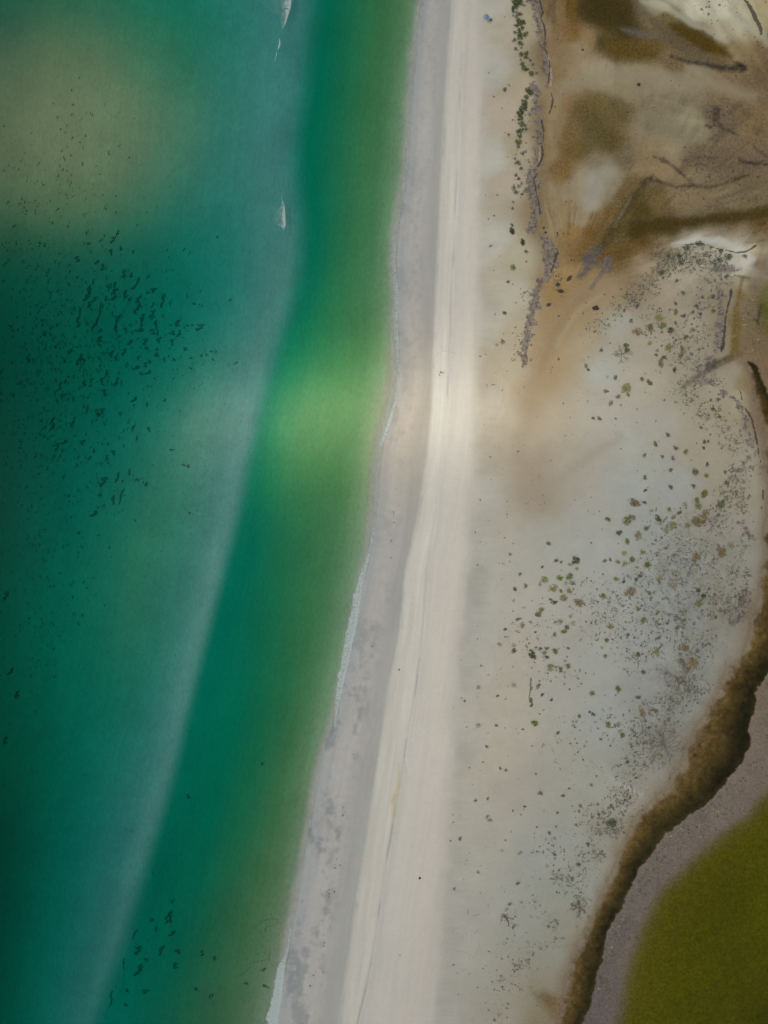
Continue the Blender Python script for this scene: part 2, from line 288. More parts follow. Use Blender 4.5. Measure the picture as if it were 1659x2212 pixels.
FLATS = [ # broad drifts of algae, silt and clean sand on the flats: pts, colour, soft edge, strength
 ([(1290,10,30),(1330,30,34),(1372,62,16)],(58,48,16),20,.8),([(1330,100,22),(1370,112,20),(1410,118,12)],(84,66,22),16,.75),
 ([(1235,-10,6),(1238,20,7),(1242,60,8)],(100,74,26),12,.6),
 ([(1450,55,6),(1490,72,15),(1530,92,15),(1560,112,8),(1580,124,3)],(76,60,14),8,.9),
 ([(1200,215,7),(1222,186,11),(1265,168,15),(1330,158,15),(1430,164,13),(1530,182,12),(1630,206,10)],(142,131,108),15,.75),
 ([(1245,235,8),(1228,290,11),(1220,340,12),(1222,380,9)],(102,80,44),18,.6),([(1265,240,22),(1290,280,34),(1312,300,24)],(86,76,42),24,.75),
 ([(1330,230,16),(1345,250,14)],(90,78,48),16,.5),([(1400,265,20),(1470,285,22),(1488,300,16)],(124,115,92),24,.7),
 ([(1300,378,10),(1284,405,15),(1268,440,12)],(142,139,128),20,.6),([(1375,385,8),(1345,410,10)],(104,86,52),14,.4),
 ([(1380,445,16),(1398,456,12)],(68,58,22),14,.6),([(1365,500,8),(1420,486,13),(1480,484,11),(1540,474,11),(1600,464,12),(1700,452,14)],(66,53,16),11,.85),
 ([(1420,400,6),(1380,420,8),(1352,460,10),(1330,500,12),(1300,520,12)],(84,68,26),14,.6),([(1300,480,10),(1275,510,12),(1260,545,9)],(98,78,40),16,.5),
 ([(1345,600,4),(1290,610,10),(1240,645,14),(1195,710,15),(1165,790,15),(1146,870,12),(1138,930,5)],(144,127,102),32,.6),
 ([(1290,618,3),(1240,660,5),(1195,720,6),(1165,800,5)],(142,114,86),8,.4),([(1300,640,3),(1255,670,4),(1225,705,4),(1200,750,4)],(160,146,118),7,.6),
 ([(1120,940,8),(1128,1000,14),(1165,1050,18),(1178,1085,14)],(146,133,114),26,.7),([(1175,1060,12),(1230,1018,9),(1290,975,7),(1340,945,4)],(147,138,122),18,.75),
 ([(1660,60,5),(1690,200,20)],(110,92,60),20,.5),([(1172,2150,8),(1205,2172,20),(1230,2205,26),(1235,2300,26)],(100,80,44),16,.85),([(1500,330,14),(1560,350,16),(1640,400,30)],(104,90,66),30,.5),
 ([(1420,-10,3),(1460,20,3),(1500,50,2)],(96,84,58),5,.5),
 ([(1560,770,20),(1600,830,10)],(140,130,108),16,.4),([(1230,1380,8),(1300,1330,8)],(142,136,124),24,.4),
]
DARKSTREAK = [ # drainage threads on the flats: pts, colour, soft
 ([(1365,0,3),(1390,25,6),(1420,55,10),(1450,85,16),(1490,112,15),(1530,132,10),(1590,145,9)],(96,82,62),9),
 ([(1450,122,4),(1490,134,5),(1530,140,5),(1575,148,6),(1600,146,8)],(52,46,36),5),
 ([(1592,140,9),(1603,146,9)],(38,32,24),5),
 ([(1345,62,3),(1370,70,8),(1400,76,7),(1440,82,4)],(96,90,84),7),
 ([(1549,240,8),(1548,265,8),(1560,275,5),(1590,290,1.5)],(64,56,46),4),
 ([(1524,272,3),(1535,276,4)],(74,64,50),3),
 ([(1413,336,2.0),(1440,350,3.5),(1470,370,3.5),(1485,385,2),(1500,398,2)],(72,58,50),2.5),
 ([(1392,392,10),(1408,386,8),(1430,396,3),(1460,402,3),(1500,400,3),(1535,404,3),(1570,395,4),(1600,382,4),(1620,375,2)],(66,57,42),4),
 ([(1600,345,3),(1625,350,4),(1659,356,3),(1700,362,3)],(50,44,40),3),
 ([(1500,342,4),(1530,340,5),(1550,342,2)],(86,74,58),5),
 ([(1500,355,1.5),(1520,354,2)],(74,70,58),2),
 ([(1630,318,1.5),(1659,342,3)],(70,60,54),3),
 ([(1395,395,6),(1375,420,8),(1350,450,8),(1335,480,8),(1315,510,8),(1305,535,6)],(72,62,36),7),
 ([(1362,428,2.5),(1350,448,3),(1340,470,3.5),(1330,490,3)],(108,98,78),2.5),
 ([(1265,560,10),(1270,580,8),(1250,600,6)],(86,82,80),5),([(1290,540,12),(1275,560,14),(1290,575,6)],(84,82,80),6),
 ([(1310,560,5),(1302,585,5),(1290,605,4),(1276,625,3)],(98,92,90),3),([(1318,560,5),(1316,585,6),(1312,592,3)],(96,90,88),3),
 ([(1372,492,2),(1420,480,6),(1480,478,5),(1540,470,5),(1600,466,6)],(64,52,14),8),
 ([(1470,838,2),(1500,815,6),(1520,803,7),(1545,785,10),(1570,775,8)],(92,84,76),4),
 ([(1528,790,9),(1540,786,9)],(62,58,52),4),([(1545,782,6),(1580,772,8),(1600,765,4)],(88,78,52),4),
 ([(1590,598,2),(1598,600,3),(1614,602,2.5)],(96,84,50),2),([(1600,602,3),(1592,640,4),(1588,680,7),(1586,720,9),(1583,760,10)],(104,86,42),4),
 ([(1640,660,2),(1634,700,2.5),(1628,690,2)],(64,52,36),3),([(1545,580,8),(1575,582,8),(1595,582,4)],(112,104,98),4),
 ([(1640,1010,3),(1660,1008,6)],(88,72,40),5),
 
 ([(1145,2130,2),(1160,2150,4),(1172,2176,3),(1185,2172,2)],(112,104,84),6),
 ([(860,1650,1.5),(862,1690,3.5),(850,1730,5),(852,1760,3)],(172,160,128),5),
]
PALE = [
 ([(1270,1645,1),(1295,1660,2),(1330,1690,6),(1370,1712,8),(1390,1722,5)],(158,156,146),7),
 ([(1184,120,1.5),(1190,150,1.8),(1189,185,1.3)],(186,182,168),1.2),([(1165,318,1.6),(1166,335,2),(1162,350,1.2)],(180,178,164),1.2),
 ([(1455,528,3),(1500,516,6),(1550,522,7),(1600,545,7),(1622,560,6),(1590,580,4)],(182,180,168),5),
 ([(1460,478,1),(1545,0,0.1)],(0,0,0),0.01),
 ([(1580,20,4),(1610,40,6),(1640,70,6),(1659,95,6)],(164,160,140),6),([(1385,0,3),(1430,15,6),(1490,45,6),(1540,72,5),(1570,92,4)],(166,162,142),6),
 ([(1260,1980,4),(1255,2010,4)],(150,148,132),4),([(1350,1878,0.6),(1362,1872,0.7),(1372,1880,0.7),(1364,1892,0.6)],(168,162,150),1.3),
 ([(1372,1998,0.6),(1378,2004,0.8),(1384,2000,0.6)],(172,166,160),1.3),([(1312,2120,2),(1308,2140,2.5)],(140,132,126),2.5),
 ([(1490,1728,1.5),(1520,1722,2)],(128,112,68),2),
 ([(1340,1005,0.2),(1300,1030,0.3)],(160,160,155),2),
]
TRACKS = [ # vehicle and foot tracks: lighter/darker thin lines
 ([(936,776),(945,764),(958,758),(970,760),(984,766)],-.10,.7),([(946,754),(962,750),(980,755)],-.06,.6),
 ([(1070,812),(1083,822),(1090,838),(1092,858),(1087,878),(1078,898),(1066,915),(1054,928)],.07,.8),
 ([(1062,806),(1074,818),(1080,836),(1080,856),(1075,875)],.06,.8),([(1075,806),(1090,822),(1097,842),(1097,862),(1092,880),(1082,902),(1068,922)],.07,.8),
 ([(1028,880),(1036,895),(1039,915),(1036,935)],.05,.8),([(968,2000),(1000,2003),(1036,2010),(1034,2042),(1022,2066),(1010,2056),(980,2048)],-.10,.6),
 ([(1000,2010),(998,2040)],-.06,.5),([(1008,2012),(1006,2042)],-.06,.5),([(1018,2012),(1016,2044)],-.05,.5),
 ([(905,1500),(900,1540),(890,1600)],.06,1.2),([(880,1580),(876,1620),(884,1670)],.08,1.4),([(1272,1640),(1290,1656),(1305,1668)],-.18,.8),
]
SPECK = [ # places dotted with wrack crumbs: (x, y, r, strength)
 (1140,640,22,.8),(1125,730,16,.8),(1115,770,20,.7),(1200,600,22,1.0),(1210,620,16,.6),(1180,560,18,.8),(1130,780,14,1),(1195,800,12,.7),(1130,270,25,.55),(1125,320,22,.6),(1120,400,22,.5),(1140,350,16,.5),
 (1300,700,22,1.5),(1330,670,22,1.5),(1360,650,24,1.4),(1400,620,25,1.5),(1430,580,30,1.6),(1460,560,30,1.7),(1500,560,35,1.4),(1540,570,30,1.6),(1560,600,24,.9),(1420,540,20,1.0),(1375,640,16,.9),(1270,720,20,.8),(1510,650,35,.5),(1500,720,40,.7),(1460,760,40,.6),(1420,700,40,.4),(1500,780,35,.8),(1480,850,40,.7),(1520,890,35,.5),(1545,820,20,.7),
 (1560,920,30,.6),(1580,960,30,.8),(1590,1040,28,1.1),(1600,1090,26,1.1),(1570,1070,30,1.0),(1550,1120,34,.7),(1600,1180,24,.8),(1590,1230,28,.9),(1610,1290,20,.8),(1450,1150,60,.5),(1500,1220,60,.75),(1420,1240,60,.6),(1540,1290,50,.9),(1450,1330,60,.7),(1350,1300,60,.5),(1380,1400,60,.5),(1500,1400,50,.8),(1280,1300,60,.4),(1300,1360,50,.35),(1480,1480,50,.8),(1430,1540,50,.7),(1400,1620,50,.8),(1360,1660,40,.5),
 (1340,1720,40,.6),(1310,1780,40,.8),(1280,1760,40,.5),(1260,1850,40,.8),(1230,1900,40,.8),(1250,1950,26,1.0),(1200,1830,50,.35),(1100,1985,26,.8),(1150,1960,30,.4),(1190,1990,16,1.0),(1195,2030,18,.9),(1120,2080,24,1.1),(1080,2050,26,.4),(1110,2120,20,.7),(1065,2120,26,.6),(1080,2180,26,.7),(1150,2040,30,.4),(1350,1560,60,.3),(1220,1600,60,.22),(1200,1450,60,.22),(1150,1350,60,.25),
 (1450,1800,34,.6),(1400,1870,34,.6),(1370,1920,30,.7),(1340,1990,26,.8),(1310,2060,24,.8),(1300,2120,20,.8),(1500,1780,40,.4),(1560,1740,40,.35),(1610,690,24,.6),(1625,740,20,.4),(1620,645,12,.8),
 (1500,350,30,1.5),(1540,370,34,1.6),(1585,380,30,1.6),(1630,370,26,1.4),(1545,240,22,1.6),(1480,95,24,1.1),(1520,115,24,1.1),(1560,135,24,1.3),(1600,150,18,1.4),(1480,410,34,1.2),(1420,455,30,.4),(1250,10,30,.0),(1560,8,16,1.2),(1580,4,16,1.3),(1520,10,24,.9),(1540,30,24,.7),(1590,20,16,1),(1600,60,24,.6),(1570,66,20,.5),(1640,80,18,.5),
 (630,2000,0.1,0),
]

def land_fields(X, Y):
    n = X.shape[0]
    wx = X + 9 * fbm(X, Y, 60, 41) + 2.5 * fbm(X, Y, 12, 42); wy = Y + 9 * fbm(X, Y, 60, 43) + 2.5 * fbm(X, Y, 12, 44)
    col = np.zeros((n, 3)); crust = np.zeros(n); speck = np.zeros(n); dark = np.zeros(n); wetm = np.zeros(n)
    xs = x_shore(Y); xw = x_wd(Y) + 1.2 * fbm(X * 0, Y, 14, 50); xr = x_ridge(Y) + 2.2 * fbm(X * 0, Y, 30, 51); xb = x_back(Y) + 10 * fbm(X * 0, Y, 90, 52)
    R = X > 940
    land = np.zeros((n, 3)); 
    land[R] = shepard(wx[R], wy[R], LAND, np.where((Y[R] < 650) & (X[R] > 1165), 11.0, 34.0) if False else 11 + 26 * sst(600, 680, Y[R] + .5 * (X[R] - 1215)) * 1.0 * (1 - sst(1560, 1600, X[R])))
    land[~R] = lin((165, 163, 156))
    # wet sand
    t = np.clip((X - xs) / (xw - xs), 0, 1)
    wetc = np.stack([np.interp(t, [0, .12, .3, .55, .8, 1], v) for v in ([148, 148, 158, 159, 150, 152], [151, 149, 156, 156, 149, 151], [145, 147, 150, 149, 143, 145])], -1)
    blot = fbm(X, Y * .45, 34, 60, 4)
    blue = sst(-.04, .22, blot + .5 * fbm(X, Y, 12, 59, 4)) * (1 - sst(.45, .8, t)) * (.4 + .6 * sst(1150, 1700, Y))
    wetc = wetc * (1 - .13 * blue[:, None]) + blue[:, None] * np.array([-3, 0, 2])
    streak = fbm(X - xs, Y * .06, 7, 61, 3)
    wetc = wetc * (1 + .06 * streak[:, None] + .05 * fbm(X, Y, 120, 62)[:, None] + .055 * fbm(X, Y, 9, 58, 4)[:, None] * (1 - sst(.6, .8, t))[:, None])
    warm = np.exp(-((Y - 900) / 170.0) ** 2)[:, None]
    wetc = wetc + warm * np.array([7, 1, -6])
    # dry beach
    td = np.clip((X - xw) / (xb - xw), 0, 1.3)
    dryc = np.stack([np.interp(td, [0, .06, .4, .8, 1.1], v) for v in ([178, 182, 187, 187, 176], [175, 178, 182, 180, 172], [164, 167, 171, 168, 161])], -1)
    fade = 1 - .035 * sst(1500, 2200, Y) - .03 * sst(500, 0, Y)
    dryc = dryc * fade[:, None]
    dstreak = fbm(X - xw, Y * .04, 6, 63, 3)
    rough = 1 - sst(xr - 4, xr + 10, X)
    dryc = dryc * (1 + (.04 + .06 * rough)[:, None] * dstreak[:, None] + .03 * fbm(X, Y, 90, 64)[:, None])
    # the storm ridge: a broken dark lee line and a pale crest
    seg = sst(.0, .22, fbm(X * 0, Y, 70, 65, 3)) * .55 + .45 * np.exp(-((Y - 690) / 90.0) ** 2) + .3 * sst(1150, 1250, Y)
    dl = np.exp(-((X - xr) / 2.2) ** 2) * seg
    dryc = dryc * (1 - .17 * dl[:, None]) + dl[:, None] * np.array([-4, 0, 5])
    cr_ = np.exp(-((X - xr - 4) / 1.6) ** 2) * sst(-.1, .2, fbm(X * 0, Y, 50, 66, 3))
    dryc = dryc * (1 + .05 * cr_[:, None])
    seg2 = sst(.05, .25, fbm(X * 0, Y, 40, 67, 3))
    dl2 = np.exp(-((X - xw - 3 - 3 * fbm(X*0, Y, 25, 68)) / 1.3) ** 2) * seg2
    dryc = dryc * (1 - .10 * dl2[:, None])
    # wind brushed grey scars behind the back line
    m1 = sst(-5, 4, X - xw + 3 * fbm(X, Y * .5, 14, 57, 4))[:, None]
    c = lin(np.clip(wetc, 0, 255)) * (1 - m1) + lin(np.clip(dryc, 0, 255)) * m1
    m2 = sst(-22, 20, X - xb + 22 * fbm(X, Y, 30, 69, 5))[:, None]
    wind = fbm(X * .12, Y, 5, 70, 3) * sst(-14, 4, X - xb) * (1 - sst(30, 90, X - xb)) 
    grey = fbm(X * .4, Y, 60, 71, 4) * sst(-5, 10, X - xb) * (1 - sst(30, 60, X - xb))
    gz = sst(-6, 6, X - xb) * (1 - sst(25, 70, X - xb)); land = land * (1 + .08 * wind[:, None] + .34 * grey[:, None]) * (1 - gz[:, None] * np.array([.04, .04, .035]))
    land = land * (1 + .07 * fbm(X, Y, 110, 72)[:, None]) * np.array([1.022, 1.0, .935])
    land = land * (1 + .09 * fbm(X, Y, 26, 56, 5)[:, None])
    hz = np.exp(-(((X - 1500) / 115) ** 2 + ((Y - 1260) / 190) ** 2) ** 1.5) + .8 * np.exp(-((X - 1440) / 70) ** 2 - ((Y - 1520) / 90) ** 2) + .6 * np.exp(-((X - 1480) / 80) ** 2 - ((Y - 610) / 60) ** 2)
    land = land * np.clip(1 - .13 * hz * (1 + 3.2 * fbm(X, Y, 12, 151, 5)), .5, 1.1)[:, None]
    # fine flow texture on the flats
    flat = sst(.16, .06, land[:, 0] * 0 + land.mean(1)) * (X > 1160)
    th = np.arctan2(Y - 610, X - 1225 + 1e-6) * 180 + 9 * fbm(X, Y, 90, 75, 3); rr = np.hypot(X - 1225, Y - 610)
    th2 = np.arctan2(Y - 330, X - 1760) * 260 + 12 * fbm(X, Y, 110, 76, 3)
    fan = fbm(th, rr * .06, 9, 77, 4) * sst(260, 520, Y) + fbm(th2, np.hypot(X - 1760, Y - 330) * .05, 11, 78, 4) * sst(1150, 1500, X)
    flat = ((X > 1165) & (Y < 640 + .0 * X)).astype(float) * sst(1165, 1190, X) * sst(660, 560, Y)
    ff = flat[:, None]; gm = land.mean(1)[:, None]; land = land * (1 - .14 * ff) + gm * np.array([1.06, 1.0, .9]) * .14 * ff; land = land * (1 + .36 * ff)
    land = land * np.clip(1 + (flat * .42)[:, None] * fan[:, None] - (flat * .30)[:, None] * (sst(.10, .0, np.abs(fbm(th, rr * .05, 16, 152, 4))) * sst(-.05, .2, fbm(X, Y, 80, 153, 3)))[:, None] + (.25 * flat)[:, None] * fbm(X, Y, 11, 79, 5)[:, None], .4, 1.6)
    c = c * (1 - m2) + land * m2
    fx = X + 16 * fbm(X, Y, 70, 141) + 6 * fbm(X, Y, 16, 142, 4); fy = Y + 16 * fbm(X, Y, 70, 143) + 6 * fbm(X, Y, 16, 144, 4)
    for pts, cc, soft, st in FLATS:
        k = (ribbon(fx, fy, pts, soft) * st)[:, None]; c = c * (1 - k) + lin(cc) * k
    frag = np.clip(.92 + 1.6 * fbm(X, Y, 7, 145, 4), 0, 1)
    for pts, cc, soft in DARKSTREAK:
        rb = ribbon(wx, wy, pts, soft + 1); speck = np.maximum(speck, .9 * ribbon(wx, wy, [(p[0], p[1], p[2] + 4) for p in pts], soft + 6) * (cc[0] < 80)); k = (rb * frag * .9)[:, None]; c = c * (1 - k) + lin(cc) * k
    for pts, cc, soft in PALE:
        if cc == (0, 0, 0): continue
        k = ribbon(X + 12 * fbm(X, Y, 34, 74, 4), Y + 14 * fbm(X, Y, 34, 154, 4), pts, soft)[:, None] * .7; c = c * (1 - k) + lin(cc) * k
    for pts, amt, w in TRACKS:
        k = ribbon(X, Y, [(p[0], p[1], w) for p in pts], .9)[:, None]; c = c * (1 + amt * 1.7 * k)
    # the brown creek and its pink banks
    M = (X > 1120) & (Y > 700)
    riv = np.full(n, 999.0)
    jag = 9 * fbm(X[M], Y[M], 12, 80, 4)
    qx = X[M] + 20 * fbm(X[M], Y[M], 55, 88, 4); qy = Y[M] + 20 * fbm(X[M], Y[M], 55, 89, 4); riv[M] = poly_sdf(qx, qy, RIVER); NL = RIVER.index((1200, 2300)) + 1
    lsd, _ = seg_dist(qx, qy, RIVER[:NL]); rsd, _ = seg_dist(qx, qy, RIVER[NL:])
    ls = np.full(n, 999.0); ls[M] = lsd; rs = np.full(n, 999.0); rs[M] = rsd
    inside = riv < 0
    # mud flat right of the creek
    bank = np.zeros(n, bool); bank[M] = (rsd < lsd)
    bank |= (X > 1262) & (Y > 2100) & ~inside
    bankm = sst(-16, -13, riv) * bank * sst(1430, 1470, Y)
    bankc = lin(np.stack([np.interp(Y, [1400, 1650, 1900, 2200], [110, 112, 106, 96]), np.interp(Y, [1400, 1650, 1900, 2200], [97, 100, 97, 88]), np.interp(Y, [1400, 1650, 1900, 2200], [80, 88, 88, 82])], -1))
    bankc = bankc * (1 + .40 * fbm(X, Y, 20, 82, 6)[:, None])
    c = c * (1 - bankm[:, None]) + bankc * bankm[:, None]
    soft_l = sst(28, -8, riv + 18 * fbm(X, Y, 30, 83, 5)) * (~bank)
    pink = lin((122, 106, 84)); c = c * (1 - .8 * soft_l[:, None]) + pink * .8 * soft_l[:, None]
    core = np.where(rs < ls, sst(1, -2, riv + 9 * fbm(X, Y, 8, 84, 5)), sst(-5, -20, riv + 26 * fbm(X, Y, 20, 87, 5)))
    wdt = ls / (ls + rs + 1e-6)
    och = np.stack([np.interp(wdt, [0, .3, .6, .85, 1], v) for v in ([114, 92, 66, 42, 52], [96, 74, 54, 38, 46], [74, 38, 24, 17, 22])], -1)
    och = lin(och) * (.86 * np.clip(1 + 1.3 * fbm(X, Y, 10, 85, 6)[:, None] + .9 * fbm(X, Y, 60, 86, 3)[:, None], .25, 2.4))
    deep = np.exp(-(((X - 1598) / 26) ** 2 + ((Y - 1600) / 95) ** 2)); och = och * (1 - .45 * deep[:, None])
    c = c * (1 - core[:, None]) + och * core[:, None]
    # olive lake
    L = (X > 1180) & (Y > 1500); ld = np.full(n, 999.0); ld[L] = poly_sdf(X[L], Y[L], LAKE)
    ld = np.where((X > 1880) & (Y > 1560), -80, ld); ld = np.where((Y > 2280) & (X > 1330), -80, ld)
    lk = sst(24, -20, ld + 22 * fbm(X, Y, 50, 90, 5) + 12 * fbm(X, Y, 10, 91, 4))
    lc = np.stack([np.interp(-ld, [-14, 4, 40, 110], [106, 90, 74, 67]), np.interp(-ld, [-14, 4, 40, 110], [92, 80, 70, 66]), np.interp(-ld, [-14, 4, 40, 110], [72, 38, 6, 0])], -1)
    dk = sst(1560, 1690, X) * sst(2050, 2250, Y); lc = lc - dk[:, None] * np.array([16, 12, 2])
    lc = lin(np.clip(lc, 0, 255)) * (1 + .34 * fbm(X, Y, 130, 92, 5)[:, None] + .2 * fbm(X, Y, 14, 94, 4)[:, None])
    c = c * (1 - lk[:, None]) + lc * lk[:, None]
    # crust fields for the shader
    cx = X + 16 * fbm(X, Y, 22, 100, 5); cy = Y + 16 * fbm(X, Y, 22, 101, 5)
    for pts in CRUST: crust = np.maximum(crust, ribbon(cx, cy, [(p[0], p[1], p[2] + 1.0) for p in pts], 10))
    d1 = np.zeros(n)
    dx_ = X + 3 * fbm(X, Y, 7, 102, 3)
    for pts in DARKEDGE: d1 = np.maximum(d1, ribbon(dx_, Y, [(p[0], p[1], p[2] * 1.35) for p in pts], 1.8))
    for (sx, sy, r, s) in SPECK:
        mm = (abs(X - sx) < 2 * r) & (abs(Y - sy) < 2 * r)
        if s > 0 and mm.any():
            g = s * np.exp(-(((X[mm] - sx) ** 2 + (Y[mm] - sy) ** 2) / (r * r)))
            speck[mm] = np.maximum(speck[mm], g)
    base = .05 * (X > xb)
    # crumb line along the last high tide in the wet zone
    hw = xs + (xw - xs) * (.52 + .12 * fbm(X * 0, Y, 60, 103, 4) * 2)
    tide = .7 * np.exp(-((X - hw - 5 * fbm(X * 0, Y, 12, 104)) / 3.0) ** 2) * sst(700, 1200, Y) * (.3 + .7 * sst(1400, 1900, Y))
    tide = np.maximum(tide, .45 * np.exp(-((X - hw) / 9.0) ** 2) * sst(1700, 1950, Y))
    speck = np.maximum(np.maximum(speck, base), tide)
    speck = np.maximum(speck, .40 * bankm * (1 + 1.5 * fbm(X, Y, 30, 93, 3)))
    speck = speck * (1 - core) * (1 - lk)
    crust = crust * (1 - core) * (1 - lk)
    wet = np.clip((1 - sst(-2, 2, X - xw)), 0, 1)
    return c, crust, speck, d1, wet, riv, ld

# ------------------------------------------------------------------ heights (metres)
def height(X, Y):
    X = np.asarray(X, float); Y = np.asarray(Y, float)
    xs = x_shore(Y); xw = x_wd(Y); xb = x_bar(Y); xr = x_ridge(Y)
    d = (X - xs) * S
    z = np.where(d < 0, d * .055, d * .04)
    z = np.where(d > 12, .48 + (d - 12) * .03, z); z = np.minimum(z, 1.0)
    z = z + .25 * np.exp(-((X - xr) / 12.0) ** 2)
    # bar: shoaling seaward of its steep face
    bar = sst(60, -90, X - xb)
    z = np.where(d < 0, np.maximum(z, -2.6) + bar * (.9 * np.exp(-((X - xb) / 170.0) ** 2)), z)
    # behind the beach the ground falls towards the lagoon
    fl = sst(1140, 1210, X) * sst(640, 560, Y - (X - 1215) * -.25) 
    z = np.where(X > 1060, z - fl * 1.15, z)
    return z
def height_fast(X, Y):
    return height(X, Y)

# ------------------------------------------------------------------ object helpers
def link_mesh(name, me, parent=None):
    o = bpy.data.objects.new(name, me); COL.objects.link(o)
    if parent: o.parent = parent
    return o
def mesh_np(name, verts, faces, mat=None, smooth=False):
    me = bpy.data.meshes.new(name)
    verts = np.asarray(verts, np.float32); faces = np.asarray(faces, np.int32); k = faces.shape[1]
    me.vertices.add(len(verts)); me.vertices.foreach_set('co', verts.ravel())
    me.loops.add(faces.size); me.loops.foreach_set('vertex_index', faces.ravel())
    me.polygons.add(len(faces)); me.polygons.foreach_set('loop_start', np.arange(0, faces.size, k, dtype=np.int32))
    me.update(calc_edges=True)
    if smooth: me.polygons.foreach_set('use_smooth', np.ones(len(faces), bool))
    if mat: me.materials.append(mat)
    return me
def add_attr(me, name, kind, data):
    a = me.attributes.new(name, kind, 'POINT')
    if kind == 'FLOAT_COLOR':
        d = np.ones((len(data), 4), np.float32); d[:, :data.shape[1]] = data; a.data.foreach_set('color', d.ravel())
    else:
        a.data.foreach_set('value', np.asarray(data, np.float32))
def tag(o, label=None, cat=None, group=None, kind=None):
    if label: o['label'] = label
    if cat: o['category'] = cat
    if group: o['group'] = group
    if kind: o['kind'] = kind
    return o

class NT:
    def __init__(s, name):
        s.m = bpy.data.materials.new(name); s.m.use_nodes = True; s.t = s.m.node_tree; s.t.nodes.clear()
        s.out = s.n('OutputMaterial')
    def n(s, typ, **kw):
        nd = s.t.nodes.new('ShaderNode' + typ)
        for k, v in kw.items():
            if k.startswith('i_'):
                key = k[2:]; nd.inputs[int(key) if key.isdigit() else key].default_value = v
            else: setattr(nd, k, v)
        return nd
    def l(s, a, b): s.t.links.new(a, b)
    def math(s, op, a, b=None, clamp=False):
        nd = s.n('Math', operation=op, use_clamp=clamp)
        for i, v in enumerate((a, b)):
            if v is None: continue
            if isinstance(v, (int, float)): nd.inputs[i].default_value = v
            else: s.l(v, nd.inputs[i])
        return nd.outputs[0]
    def mix(s, f, a, b, mode='MIX'):
        nd = s.n('Mix', data_type='RGBA', blend_type=mode)
        for i, v in ((0, f), (6, a), (7, b)):
            if isinstance(v, (int, float)): nd.inputs[i].default_value = v
            elif isinstance(v, tuple): nd.inputs[i].default_value = v + (1.0,)
            else: s.l(v, nd.inputs[i])
        return nd.outputs[2]
    def noise(s, scale, detail=3, vec=None, rough=.55):
        nd = s.n('TexNoise'); nd.inputs['Scale'].default_value = scale; nd.inputs['Detail'].default_value = detail; nd.inputs['Roughness'].default_value = rough
        if vec is not None: s.l(vec, nd.inputs['Vector'])
        return nd.outputs[0]
    def ramp(s, x, a, b):
        nd = s.n('MapRange', interpolation_type='SMOOTHSTEP'); s.l(x, nd.inputs[0]); nd.inputs[1].default_value = a; nd.inputs[2].default_value = b
        return nd.outputs[0]

